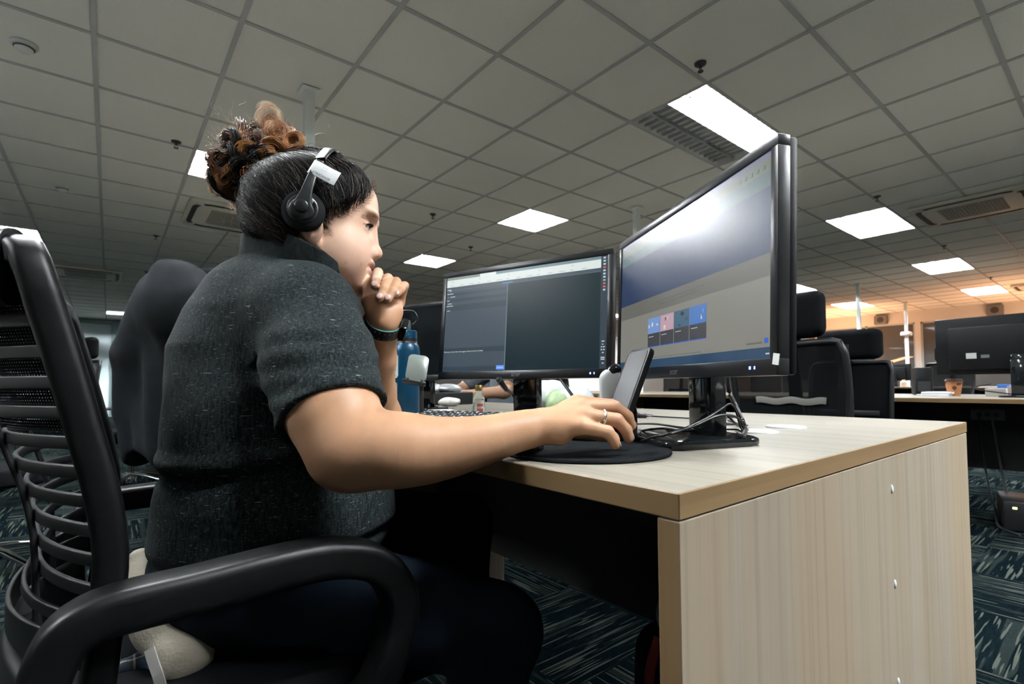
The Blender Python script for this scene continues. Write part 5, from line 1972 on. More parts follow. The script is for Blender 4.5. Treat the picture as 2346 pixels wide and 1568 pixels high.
def hand(P, wrist, H_, R_, thumb, heel, heel2):
    d = None
    for k in H_:
        e = s_chain(P, H_[k], R_[k], .0025)
        d = e if d is None else smin(d, e, .0006)
    palm = None
    for k in H_:
        e = s_cone(P, wrist * .78 + H_[k][0] * .22, H_[k][0] * .97 + wrist * .03, .0150, R_[k][0] + .0012)
        palm = e if palm is None else smin(palm, e, .009)
    palm = smin(palm, heel(P), .012)
    palm = smin(palm, heel2(P), .012)
    d = smin(d, palm, .0035)
    d = smin(d, s_chain(P, thumb, [.0135, .0115, .0095, .0080], .005), .009)
    return d


def hand_r(P):
    return hand(P, WR, RH, RHr, RT, lambda Q: s_ball(Q, A(1282, 992, .655), .017), lambda Q: s_ball(Q, A(1285, 968, .69), .018))


def hand_l(P):
    return hand(P, WL, LH, LHr, LT, lambda Q: s_ball(Q, A(866, 712, .795), .0175), lambda Q: s_ball(Q, A(900, 714, .805), .016))


def bounded(f, lo, hi, m=0.05):
    lo, hi = np.asarray(lo) - m, np.asarray(hi) + m

    def g_(P):
        d = np.linalg.norm(np.maximum(np.maximum(lo - P, P - hi), 0), axis=1)
        out = d + 0.045
        k = d < 1e-9
        if k.any():
            out[k] = f(P[k])
        return out
    return g_


allp = lambda H_, T_, w: np.array([p for v in H_.values() for p in v] + list(T_) + [w])
b_head = bounded(head, HO - .14, HO + .14, 0.02)
_p = allp(RH, RT, WR)
b_hr = bounded(hand_r, _p.min(0) - .02, _p.max(0) + .02, .03)
_q = allp(LH, LT, WL)
b_hl = bounded(hand_l, _q.min(0) - .02, _q.max(0) + .02, .03)
WRX = (A(1300, 950, .675) - A(1300, 990, .655))        # across the wrist


NB2 = A(668, 640, 0.84)
FRd, FRrd = dense(FR, FRr, 4)


def body_f(P):
    d = b_head(P)
    nk = s_cone(P, hw((-.030, 0, -.045)), NB2, .055, .060)
    nk = smin(nk, s_cone(P, hw((-.004, 0, -.080)), NB + np.array([.02, -.005, -.01]), .036, .05), .03)
    d = smin(d, nk, .022)
    core = smax(torso(P, -.028), P[:, 2] - 1.0, .03)
    d = smin(d, core, .03)
    ra = s_chain(P, [SR, HEMR, ER], [.056, .0555, .0500], .02)
    ra = smin(ra, s_chain(P, FRd, FRrd, .006), .022)
    # flatten the wrist
    ra = smin(ra, s_cone(P, A(1235, 972, .68), A(1190, 983, .672), .018, .019), .012)
    ra = smin(ra, b_hr(P), .012)
    la = s_chain(P, [SL_, EL], [.058, .042], .02)
    la = smin(la, s_chain(P, FL, FLr, .012), .012)
    la = smin(la, b_hl(P), .010)
    d = smin(d, ra, .006)
    return smin(d, la, .006)


person = thing('person', 'seated person in a dark flecked polo shirt and headset, chin on hand, using a mouse', 'person', (0, 0, 0))
SKIN = mat('skin', (0.60, 0.37, 0.25), 0.46, spec=0.4, sss=0.12)
g = G(SKIN)
at_ = g.nt.nodes.new('ShaderNodeAttribute')
at_.attribute_name = 'tint'
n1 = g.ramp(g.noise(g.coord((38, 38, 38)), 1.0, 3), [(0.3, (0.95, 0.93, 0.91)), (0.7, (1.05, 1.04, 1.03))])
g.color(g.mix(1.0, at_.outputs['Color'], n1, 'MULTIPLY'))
g.bump(g.noise(g.coord((420, 420, 420)), 1.0, 3), 0.12, 0.0006)

lo = np.min([WR, FR[0], EL, WL, MC + [-.3, -.3, -.4]], 0) - .1
hi = np.array([.62, 1.30, 1.30])
v, q = surf(body_f, [-.15, .40, .50], hi, .0021, 8)
body = mesh_obj('body', v, q[:, ::-1], SKIN, person)
vl = hloc(v)
col = np.tile(np.array([0.46, 0.262, 0.155]), (len(v), 1))


def blend(w, c):
    global col
    w = np.clip(w, 0, 1)[:, None]
    col = col * (1 - w) + np.asarray(c) * w


ab = np.abs(vl[:, 1])
near_head = np.linalg.norm(v - HO, axis=1) < .145
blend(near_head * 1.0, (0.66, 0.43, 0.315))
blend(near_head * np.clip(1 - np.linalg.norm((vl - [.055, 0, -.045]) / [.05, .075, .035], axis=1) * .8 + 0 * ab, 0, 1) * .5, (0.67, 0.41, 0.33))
lip = np.minimum(s_ell(vl, (.0715, 0, -.0595), (.012, .0225, .0048)), s_ell(vl, (.0675, 0, -.0718), (.012, .018, .0058)))
blend(near_head * np.clip(-lip / .0015 + .3, 0, 1) * .8, (0.434, 0.203, 0.175))
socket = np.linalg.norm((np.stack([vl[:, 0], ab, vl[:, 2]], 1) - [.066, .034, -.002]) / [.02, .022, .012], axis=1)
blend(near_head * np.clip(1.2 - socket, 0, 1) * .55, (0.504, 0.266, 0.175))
em = np.stack([vl[:, 0], ab, vl[:, 2]], 1) - np.array([.0602, .0325, -.006])
er = np.linalg.norm(em, axis=1)
blend(near_head * (er < .0152) * np.clip(1 - np.abs(em[:, 2] + .1 * em[:, 1] - .0034) / .0013, 0, 1) * (em[:, 0] > 0), (0.070, 0.035, 0.025))
blend(near_head * (er < .0150) * np.clip(1 - np.abs(em[:, 2] + .08 * em[:, 1] + .0050) / .0016, 0, 1) * (em[:, 0] > 0) * .5, (0.175, 0.077, 0.056))
for (x_, y_, z_) in ((.046, -.062, -.060), (.056, -.056, -.052), (.038, -.064, -.072), (.060, -.050, -.070), (.058, -.053, -.046)):   # small blemishes on the cheek
    blend(np.exp(-(np.linalg.norm(vl - [x_, y_, z_], axis=1) / .0028) ** 2) * .55, (0.434, 0.196, 0.140))
for H_ in (RH, LH):
    for k in H_:
        blend(np.exp(-(np.linalg.norm(v - H_[k][1], axis=1) / .011) ** 2) * .45, (0.476, 0.252, 0.168))
        blend(np.exp(-(np.linalg.norm(v - H_[k][3], axis=1) / .010) ** 2) * .35, (0.532, 0.315, 0.238))
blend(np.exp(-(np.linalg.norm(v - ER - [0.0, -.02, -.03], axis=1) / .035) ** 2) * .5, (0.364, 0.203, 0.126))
vl_body = vl


def blend_hair(w):
    """short growth colours the scalp along the hairline"""
    global col
    w = (w * near_head * (vl_body[:, 2] > -.05) * .85)[:, None]
    col = col * (1 - w) + np.array([0.10, 0.055, 0.035]) * w
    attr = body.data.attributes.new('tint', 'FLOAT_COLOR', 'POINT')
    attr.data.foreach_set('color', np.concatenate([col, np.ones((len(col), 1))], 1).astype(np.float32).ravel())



# eyes
for s, e in zip((-1, 1), EYE):
    bm = new()
    c = hw(e)
    ball(bm, c, .0122, u=24, v=16)
    iris = Vector(hw(e + np.array([.0112, .0005, -.0006])))
    look = Vector(HF @ np.array([1.0, .06, -.05])).normalized()
    for f in bm.faces:
        d = (f.calc_center_median() - Vector(c)).normalized().dot(look)
        f.material_index = 2 if d > .955 else (1 if d > .86 else 0)
    obj('eye', bm, [mat('eye_white', (0.70, 0.68, 0.66), 0.12, coat=0.6), mat('eye_iris', (0.045, 0.022, 0.012), 0.1, coat=0.8), mat('eye_pupil', (0.004, 0.004, 0.004), 0.05, coat=0.8)], body, 180)


def nail(tip, dip, out, w=.0046, l=.0062, nr=.0060):
    tip, dip, out = np.asarray(tip), np.asarray(dip), np.asarray(out, float)
    a = tip - dip
    a /= np.linalg.norm(a)
    out = out - a * (out @ a)
    out /= np.linalg.norm(out)
    s = np.cross(a, out)
    M = Matrix(((a[0], s[0], out[0], 0), (a[1], s[1], out[1], 0), (a[2], s[2], out[2], 0), (0, 0, 0, 1)))
    bm = new()
    c = tip + out * nr - a * .0002
    ball(bm, c, (l, w, .0017), M=M, u=16, v=8)
    obj('fingernail', bm, mat('nail', (0.52, 0.37, 0.33), 0.22, spec=0.6), body, 180)


toward = -np.array(FWD)
rgt = np.array(RIGHT)
upv_ = np.array(UP)
for k in LH:
    nail(LH[k][3], LH[k][2], toward * 1.0 + upv_ * .12 + rgt * (.15 if k == 'little' else 0.02), .0048 if k != 'little' else .0040, .0058 if k != 'little' else .0048, LHr[k][3] - .0009)
for k in RH:
    nail(RH[k][3], RH[k][2], rgt * 1.0 + upv_ * .25 - toward * .1, .0046, .0058)

# ---------------------------------------------------------------- clothing
SHIRT = mat('flecked_knit', (0.022, 0.025, 0.027), 0.92, spec=0.2)
g = G(SHIRT)
rib = g.noise(g.coord((420, 420, 70)), 1.0, 2, 0.5)
flk = g.noise(g.coord((190, 190, 620)), 1.0, 1, 0.4)
flk2 = g.noise(g.coord((60, 60, 520), loc=(7, 3, 1)), 1.0, 1, 0.4)
big = g.noise(g.coord((30, 30, 30)), 1.0, 3)
c1 = g.ramp(rib, [(0.36, (0.002, 0.0035, 0.004)), (0.64, (0.0165, 0.0225, 0.024))])
c2 = g.mix(g.ramp(flk, [(0.62, (0, 0, 0)), (0.72, (1, 1, 1))]), c1, (0.045, 0.06, 0.06))
c3 = g.mix(g.ramp(flk2, [(0.72, (0, 0, 0)), (0.78, (1, 1, 1))]), c2, (0.15, 0.185, 0.185))
g.color(c3)
g.bump(rib, 0.45, 0.0012)

AXR = (ER - SR) / np.linalg.norm(ER - SR)
AXL = (EL - SL_) / np.linalg.norm(EL - SL_)
HEML = SL_ + (EL - SL_) * .62


def fold(P, pts, r, depth):
    """a soft raised crease along pts"""
    return s_chain(P, pts, [r] * len(pts), r)


def shirt_f(P):
    d = torso(P, 0.004)
    hd = s_chain(P, [NB + np.array([0, 0, -.058]), tl(.05, -.07, .972), SR], [.062, .067, .069], .05)
    hd = smin(hd, s_chain(P, [NB + np.array([0, 0, -.058]), tl(.05, .07, .985), SL_], [.064, .068, .070], .03), .03)
    hd = smin(hd, s_chain(P, [tl(-.015, -.03, .975), tl(.01, -.09, .972), SR + np.array([-.005, .015, -.002])], [.050, .058, .064], .03), .05)
    d = smin(d, hd, .035)
    # back of the shoulders
    sl = s_chain(P, [SR, SR * .5 + HEMR * .5, HEMR + AXR * .02], [.0685, .0685, .0705], .03)
    sl = sl + .0012 * np.sin(P[:, 2] * 190 + 3 * vnoise(P, 9)) * np.clip((P - SR) @ AXR / .1, 0, 1)
    sl = smax(sl, (P - HEMR) @ AXR - .004, .004)
    sl = smax(sl, -smax(s_chain(P, [HEMR - AXR * .05, HEMR + AXR * .06], [.0570, .0570], .01), -((P - HEMR) @ AXR + .05), .01), .002)
    hemseam = np.abs((P - HEMR) @ AXR + .022) - .0012
    sl = np.where(hemseam < 0, sl + .0012, sl)
    arm = (P - SR) @ AXR
    d = smin(d, sl, np.where(arm > .06, .006, .02))
    s2 = s_chain(P, [SL_, HEML], [.070, .062], .03)
    s2 = smax(s2, (P - HEML) @ AXL, .004)
    s2 = smax(s2, -smax(s_chain(P, [HEML - AXL * .05, HEML + AXL * .06], [.054, .054], .01), -((P - HEML) @ AXL + .05), .01), .002)
    d = smin(d, s2, .025)
    # creases
    q = (P - MC) @ TF
    z = P[:, 2]
    wav = .0035 * vnoise(P, 13) + .0020 * vnoise(P, 29)
    d = d + wav * np.clip((1.0 - z) / .12, .15, 1)
    side = np.clip(-q[:, 1] / .1 + .6, 0, 1)
    zc = .722 + .012 * np.sin(q[:, 0] * 9)
    d = d + side * .008 * np.exp(-((z - zc) / .010) ** 2) - side * .006 * np.exp(-((z - zc - .022) / .014) ** 2)     # waist roll
    d = d + side * .007 * np.exp(-((z - .600 - .05 * q[:, 0]) / .010) ** 2)
    for pts, r, dep in (([A(565, 770, .70), A(500, 740, .73), A(455, 700, .78)], .010, 1), ([A(590, 820, .70), A(520, 850, .70), A(470, 820, .74)], .010, 1),
                        ([A(600, 880, .69), A(540, 900, .70), A(480, 870, .73)], .010, 1), ([A(610, 800, .69), A(600, 740, .69), A(606, 690, .70)], .009, 1)):
        c_ = s_chain(P, pts, [r] * 3, r)
        d = d - .006 * np.exp(-(np.maximum(c_ + r, 0) / .012) ** 2)
    arm_line = s_chain(P, [A(605, 830, .68), A(600, 720, .69), A(640, 668, .70), A(730, 650, .70)], [.002] * 4, .002)
    d = d + .0075 * np.exp(-(np.maximum(arm_line, 0) / .007) ** 2)
    # neck opening
    nk = s_cone(P, hw((-.030, 0, -.045)), NB, .061, .069)
    d = smax(d, -nk, .004)
    d = smax(d, z - (1.075 - .35 * q[:, 0]), .01)
    # lap: the shirt's lower edge
    return smax(d, .565 + .02 * np.sin(q[:, 0] * 14) - z, .006)


v, q = surf(shirt_f, [-.15, .45, .52], [.62, 1.30, 1.16], .0035, 6, 1.8)
shirt = mesh_obj('polo_shirt', v, q[:, ::-1], SHIRT, person)

# collar: a standing ribbed band round the neck
ax = (hw((-.030, 0, -.045)) - NB)
ax /= np.linalg.norm(ax)
RIBM = mat('collar_rib', (0.012, 0.014, 0.016), 0.95, spec=0.15)
g = G(RIBM)
rb = g.noise(g.coord((500, 500, 90)), 1.0, 2)
g.color(g.ramp(rb, [(0.35, (0.002, 0.003, 0.0035)), (0.68, (0.013, 0.017, 0.018))]))
g.bump(rb, 0.5, 0.0012)
cring = [A(556, 563, .88), A(583, 557, .786), A(640, 563, .742), A(700, 590, .732), A(741, 614, .742), A(785, 648, .80), A(765, 612, .90), A(690, 580, .955), A(610, 556, .945)]
pr = [Vector(p) for p in cring]
path = []
for i in range(len(pr)):
    a, b, c, d = pr[i - 1], pr[i], pr[(i + 1) % len(pr)], pr[(i + 2) % len(pr)]
    for k in range(8):
        t_ = k / 8
        path.append(0.5 * ((2 * b) + (c - a) * t_ + (2 * a - 5 * b + 4 * c - d) * t_ * t_ + (3 * b - a - 3 * c + d) * t_ ** 3))
bm = new()
sweep(bm, path, rrect(0.0075, 0.042, 0.003, 3), up=tuple((np.array([0, 0, 1.0]) + 0.25 * ax)), closed=True)
obj('collar', bm, RIBM, shirt, 70)


JEANS = mat('dark_denim', (0.002, 0.006, 0.013), 0.9, spec=0.2)
g = G(JEANS)
g.bump(g.noise(g.coord((600, 600, 600)), 1.0, 2), 0.3, 0.0008)
HIPR, HIPL = tl(-.01, -.105, .555), tl(-.01, .105, .555)
KNR, KNL = A(1135, 1440, .79), tl(.40, .14, .530)
ANR, ANL = np.array([KNR[0] - .03, KNR[1] + .03, .10]), np.array([KNL[0] + .02, KNL[1], .10])


def jeans_f(P):
    d = smin(s_chain(P, [HIPR, KNR], [.092, .070], .03), s_chain(P, [HIPL, KNL], [.092, .068], .03), .02)
    d = smin(d, s_ell(P, tl(-.02, 0, .555), (.15, .19, .085), TF), .05)
    d = smin(d, s_chain(P, [KNR, ANR], [.066, .048], .02), .02)
    d = smin(d, s_chain(P, [KNL, ANL], [.064, .048], .02), .02)
    d = d + .004 * vnoise(P, 22)
    return smax(d, .478 - P[:, 2] - 10 * np.maximum(0, (P - MC) @ TF[:, 0] - .10), .02)


v, q = surf(jeans_f, [-.12, .40, .03], [.72, 1.28, .70], .008, 6, 1.8)
jeans = mesh_obj('jeans', v, q[:, ::-1], JEANS, person)
SHOE = mat('shoe_dark', (0.02, 0.02, 0.022), 0.6)
for an in (ANR, ANL):
    def shoe_f(P, an=an):
        d = smin(s_cone(P, an + [-.03, 0, -.045], an + [.16, -.01, -.06], .045, .036), s_ball(P, an + [0, 0, -.02], .05), .03)
        return smax(d, .003 - P[:, 2], .006)
    v, q = surf(shoe_f, an - [.12, .1, .12], an + [.25, .1, .08], .007)
    mesh_obj('shoe', v, q[:, ::-1], SHOE, person)
# ---------------------------------------------------------------- hair
def hair_region(q):
    x, y, z = q[:, 0], q[:, 1], q[:, 2]
    a = ((.074 - 17.0 * y * y) - z) * .55
    a = np.maximum(a, x - .078)
    b = np.maximum(x + .022, -.085 - z)
    s = np.maximum(np.maximum(x - .014, -.030 - z), .05 - np.abs(y))
    return np.minimum(np.minimum(a, b), s)


_rg = hair_region(vl_body)
blend_hair(np.clip(1 - _rg / .009, 0, 1) * np.clip(1 - np.abs(vl_body[:, 1]) / .2, 0, 1))


BB = [A(612, 415, .835), A(560, 395, .84), A(530, 410, .84), A(600, 370, .84), A(650, 350, .835)]


def hair_f(P):
    q = hloc(P)
    reg = hair_region(q) + .0075
    t = np.clip(-reg / .03, 0, 1)
    th = np.where(reg < 0, .0005 + .011 * t * t * (3 - 2 * t), -.004 - .3 * np.minimum(reg, .03))
    d = skull(q) - th
    d = smin(d, s_ell(q, (-.050, 0, .008), (.067, .074, .078)), .02)
    d = smax(d, (-.064 - .42 * (q[:, 0] + .02)) - q[:, 2], .015)
    bun = s_ball(P, BB[0], .052)
    bun = smin(bun, s_ball(P, BB[1], .042), .03)
    bun = smin(bun, s_ball(P, BB[2], .032), .02)
    bun = smin(bun, s_ball(P, BB[3], .038), .02)
    bun = smin(bun, s_ball(P, BB[4], .026), .02)
    d = smin(d, bun, .02)
    w = np.clip(-(q[:, 0] - .02) / .05, .15, 1)
    return d + w * (.0022 * vnoise(P, 75) + .0016 * vnoise(P, 150))


HAIR0 = mat('hair_dark', (0.007, 0.0055, 0.005), 0.85, spec=0.15)
v, q = surf(hair_f, HO - [.26, .22, .13], HO + [.17, .17, .22], .0032, 6, 1.7)
hair = mesh_obj('hair', v, q[:, ::-1], HAIR0, person)


def strands(name, curves, radius, m, parent, taper=0.35):
    """curves: (N, K, 3) array of strand points"""
    N, K, _ = curves.shape
    hc = bpy.data.hair_curves.new(name)
    hc.add_curves([K] * N)
    hc.position_data.foreach_set('vector', curves.astype(np.float32).ravel())
    r = np.linspace(1, taper, K)[None] * (radius if np.ndim(radius) else np.full(N, radius))[:, None] if np.ndim(radius) else np.tile(np.linspace(1, taper, K) * radius, (N, 1))
    if 'radius' not in hc.attributes:
        hc.attributes.new('radius', 'FLOAT', 'POINT')
    hc.attributes['radius'].data.foreach_set('value', r.astype(np.float32).ravel())
    hc.materials.append(m)
    o = bpy.data.objects.new(name, hc)
    return link(o, parent)


def surf_r(dirs, c0):
    """distance from c0 to the hair surface along unit dirs (head coordinates)"""
    lo_, hi_ = np.full(len(dirs), .03), np.full(len(dirs), .16)
    for _ in range(12):
        m_ = (lo_ + hi_) / 2
        q_ = c0 + dirs * m_[:, None]
        reg = hair_region(q_)
        t_ = np.clip(-reg / .03, 0, 1)
        d_ = skull(q_) - .011 * t_ * t_ * (3 - 2 * t_)
        d_ = smin(d_, s_ell(q_, (-.050, 0, .008), (.067, .074, .078)), .02)
        ins = d_ < 0
        lo_ = np.where(ins, m_, lo_)
        hi_ = np.where(ins, hi_, m_)
    return (lo_ + hi_) / 2


c0 = np.array([-.02, 0, .0])
dirs = RNG.normal(size=(26000, 3))
dirs /= np.linalg.norm(dirs, axis=1)[:, None]
rad = surf_r(dirs, c0)
root = c0 + dirs * rad[:, None]
reg = hair_region(root)
keep = (reg < .0015) & (root[:, 2] > -.062 - .42 * (root[:, 0] + .02))
keep &= ~((root[:, 1] > .03) & (RNG.random(len(root)) < .6))
dirs, root, reg = dirs[keep], root[keep], reg[keep]
N = min(7500, len(dirs))
dirs, reg = dirs[:N], reg[:N]
bunq = hloc(BB[0][None])[0]
bd = bunq - c0
bd /= np.linalg.norm(bd)
K = 28
tt = np.linspace(0, 1, K)
stop = RNG.uniform(.35, .97, N)
T_ = tt[None] * stop[:, None]
D = dirs[:, None] * (1 - T_[..., None]) + bd * T_[..., None]
side = np.cross(dirs, bd)
side /= np.linalg.norm(side, axis=1)[:, None] + 1e-9
ph = RNG.uniform(0, 6.28, N)[:, None]
fr = RNG.uniform(18, 44, N)[:, None]
amp = RNG.gamma(2.2, .0125, N)[:, None] * np.clip(.25 - dirs[:, :1] * .9, .25, 1.2)
D = D + side[:, None] * (amp * np.sin(ph + fr * T_) * (.35 + T_))[..., None]
D = D + side[:, None] * (RNG.normal(size=(N, 1)) * .10 * np.sin(PI * T_))[..., None]
D /= np.linalg.norm(D, axis=2)[..., None]
Rr = surf_r(D.reshape(-1, 3), c0).reshape(N, K)
lift = RNG.gamma(1.8, .0011, N)[:, None] * (.3 + T_)
pts = c0 + D * (Rr + lift + .0002)[..., None]
W_ = HO + pts @ HF.T
H0 = mat('hair_strand_umber', (0.035, 0.019, 0.011), 0.4, spec=0.4)
H1 = mat('hair_strand_dark', (0.0055, 0.0045, 0.004), 0.5, spec=0.16)
H5 = mat('hair_strand_glint', (0.16, 0.135, 0.115), 0.3, spec=0.8)  # pale strands: the hair's glints are put into the colour
H2 = mat('hair_strand_brown', (0.13, 0.058, 0.026), 0.38, spec=0.6)
H3 = mat('hair_strand_gold', (0.38, 0.165, 0.05), 0.36, spec=0.6)
H4 = mat('hair_strand_pale', (0.75, 0.58, 0.40), 0.4, spec=0.6)
sel = RNG.random(N)
strands('hair_strands', W_[sel < .88], .00034, H1, hair)['kind'] = 'stuff'
strands('hair_strands', W_[(sel >= .88) & (sel < .96)], .00030, H0, hair)['kind'] = 'stuff'
strands('hair_strands', W_[sel >= .96] + (W_[sel >= .96] - HO) * .012, .00026, H5, hair)['kind'] = 'stuff'

# baby hairs along the hairline and the nape
fr_ = np.abs(reg) < .006
idx = np.nonzero(fr_)[0][:1100]
base = W_[idx, 0]
out = base - HO
out /= np.linalg.norm(out, axis=1)[:, None]
fw = (base - BB[0])
fw /= np.linalg.norm(fw, axis=1)[:, None]
ln = RNG.uniform(.006, .016, len(idx))[:, None]
cv_ = np.stack([base - fw * ln * .3 + out * .0006 + (fw * ln * s + out * ln * .12 * s * s + RNG.normal(size=(len(idx), 3)) * .0016 * s) for s in np.linspace(0, 1, 6)], 1)
strands('baby_hair', cv_, .00016, H2, hair)['kind'] = 'stuff'

# curls gathered on top: each a bundle of coiled strands
view = np.array(FWD)


def curl(px_, py_, dep, rad_, turns, n, jitter, m, thick=.00034, tilt=.5, pitch=.006, sp=.45, name='curl', seed=None):
    r = np.random.default_rng(int(px_ * 7 + py_ * 13) if seed is None else seed)
    c = A(px_, py_, dep)
    ax_ = view + r.normal(size=3) * tilt
    ax_ /= np.linalg.norm(ax_)
    e1 = np.cross(ax_, [0, 0, 1.0])
    e1 /= np.linalg.norm(e1)
    e2 = np.cross(ax_, e1)
    K_ = int(14 * turns) + 6
    th = np.linspace(0, 2 * PI * turns, K_)
    a0 = r.uniform(0, 6.28)
    o = []
    for k in range(n):
        j = r.normal(size=3) * jitter
        rr_ = rad_ * (1 + r.normal() * .10) * np.linspace(1.05, sp, K_)
        p0 = a0 + r.normal() * .25
        wob = 1 + .05 * np.sin(th * r.uniform(.7, 1.6) + r.uniform(0, 6))
        o.append(c + j + np.cos(th + p0)[:, None] * e1 * (rr_ * wob)[:, None] + np.sin(th + p0)[:, None] * e2 * (rr_ * wob)[:, None]
                 + ax_ * ((th / 6.28 - turns / 2) * pitch * (1 + r.normal() * .2))[:, None])
    ob = strands(name, np.array(o), thick, m, hair, .5)
    ob['kind'] = 'stuff'
    return ob


for a_ in ((629, 342, .80, .0155, 2.6, 150, .0014, H3), (677, 327, .805, .0155, 2.4, 150, .0014, H3), (632, 303, .82, .0150, 1.6, 90, .0035, H3),
           (645, 312, .83, .012, 1.7, 70, .0035, H3), (618, 318, .83, .013, 1.6, 80, .003, H3), (605, 352, .81, .014, 2.0, 110, .002, H2), (580, 342, .81, .017, 2.0, 150, .0022, H2),
           (556, 313, .82, .019, 2.0, 150, .0025, H2), (572, 322, .815, .017, 1.6, 110, .003, H1), (535, 330, .83, .016, 1.8, 110, .0028, H2), (548, 360, .81, .019, 1.8, 150, .003, H1),
           (520, 372, .83, .017, 1.8, 120, .003, H2), (508, 394, .82, .022, 1.7, 170, .0032, H2), (515, 412, .81, .020, 1.9, 150, .003, H1), (500, 402, .84, .016, 1.6, 100, .003, H3),
           (530, 420, .80, .018, 1.8, 130, .003, H2), (493, 432, .83, .0125, 1.35, 70, .0012, H4), (545, 452, .85, .015, 1.4, 70, .004, H4), (520, 345, .84, .010, 1.2, 14, .0008, H1),
           (596, 322, .85, .016, 1.6, 90, .003, H2), (655, 345, .83, .013, 1.8, 90, .002, H2), (600, 385, .795, .020, 1.5, 120, .003, H1), (570, 400, .79, .022, 1.5, 130, .003, H1),
           (640, 375, .80, .018, 1.4, 90, .003, H1), (560, 430, .80, .018, 1.5, 100, .003, H1), (590, 300, .84, .012, 1.4, 50, .003, H2), (660, 305, .84, .010, 1.3, 40, .002, H3)):
    curl(*a_)
rb_ = random.Random(21)
for k in range(34):
    a_ = rb_.uniform(0, 6.28)
    e_ = rb_.random() ** .5
    cx_, cy_ = 565 + 78 * e_ * math.cos(a_) + 8 * rb_.random(), 375 + 62 * e_ * math.sin(a_)
    if cy_ < 330 and cx_ < 520:
        continue
    top_ = (cy_ < 340) + (cx_ < 520) * .6
    curl(cx_, cy_, rb_.uniform(.785, .80), rb_.uniform(.008, .0145), rb_.uniform(1.4, 2.4), 44, .0024, H3 if rb_.random() < .16 + .25 * top_ else (H2 if rb_.random() < .62 else H1), .00036, .7, .007, .45)
# wispy loops and fly-aways
curl(613, 268, .83, .0185, 1.1, 46, .0022, H4, .00020, .35, .004, .8)
curl(622, 285, .83, .0130, 1.3, 40, .0025, H3, .00022, .4, .004, .8)
curl(600, 290, .84, .0150, 1.0, 16, .003, H4, .00018, .4, .004, .9)
fl = []
rf = np.random.default_rng(11)
for k in range(230):
    cx_, cy_ = (rf.normal(520, 26), rf.normal(345, 38)) if k < 120 else ((rf.normal(600, 45), rf.normal(300, 16)) if k < 180 else (rf.normal(540, 25), rf.normal(470, 45)))
    p = A(cx_, cy_, rf.uniform(.80, .87))
    d = (p - BB[0])
    d /= np.linalg.norm(d)
    d = d + rf.normal(size=3) * .6
    d /= np.linalg.norm(d)
    e = np.cross(d, rf.normal(size=3))
    e /= np.linalg.norm(e)
    L_ = rf.uniform(.012, .04)
    w_ = rf.uniform(.002, .009)
    s_ = np.linspace(0, 1, 14)
    fl.append(p + d * (L_ * (s_ - .3))[:, None] + e * (w_ * np.sin(s_ * rf.uniform(3, 8) + rf.uniform(0, 6)))[:, None])
strands('flyaway_hair', np.array(fl), .00017, H4, hair)['kind'] = 'stuff'

# eyebrow and lashes
for s in (-1, 1):
    n_ = 170
    u_ = RNG.uniform(0, 1, n_)
    yb = s * (.014 + .036 * u_)
    zb = .0070 + .0065 * np.sin(u_ * 2.4) - .004 * u_ + RNG.normal(size=n_) * .0011
    base = np.stack([np.full(n_, .05), yb, zb], 1)
    # drop onto the face along the forward axis
    x_ = np.full(n_, .100)
    for _ in range(40):
        d_ = head(HO + np.stack([x_, yb, zb], 1) @ HF.T)
        x_ -= np.maximum(d_, 0) * .6
    base = np.stack([x_ - .0004, yb, zb], 1)
    dr_ = np.stack([-.35 * u_, s * np.ones(n_) * (.6 + .4 * u_), .55 - .9 * u_], 1)
    cvs = np.stack([base + dr_ * (.0048 * q_) + np.array([.0008, 0, 0]) * math.sin(q_ * PI) for q_ in np.linspace(0, 1, 5)], 1)
    strands('eyebrow', HO + cvs @ HF.T, .00015, H2, body)['kind'] = 'stuff'
    e = EYE[0] if s < 0 else EYE[1]
    n_ = 60
    a_ = np.linspace(-.95, .95, n_)
    bz = e + np.stack([.0132 * np.cos(a_) * .95, .0132 * np.sin(a_), .0030 - .0012 * np.abs(a_)], 1)
    cvs = np.stack([bz + np.stack([.006 * q_ * np.cos(a_), .005 * q_ * np.sin(a_), (.0022 * q_ * q_ - .0012 * q_) * np.ones(n_)], 1) for q_ in np.linspace(0, 1, 5)], 1)
    strands('eyelash', HO + cvs @ HF.T, .00028, H1, body)['kind'] = 'stuff'

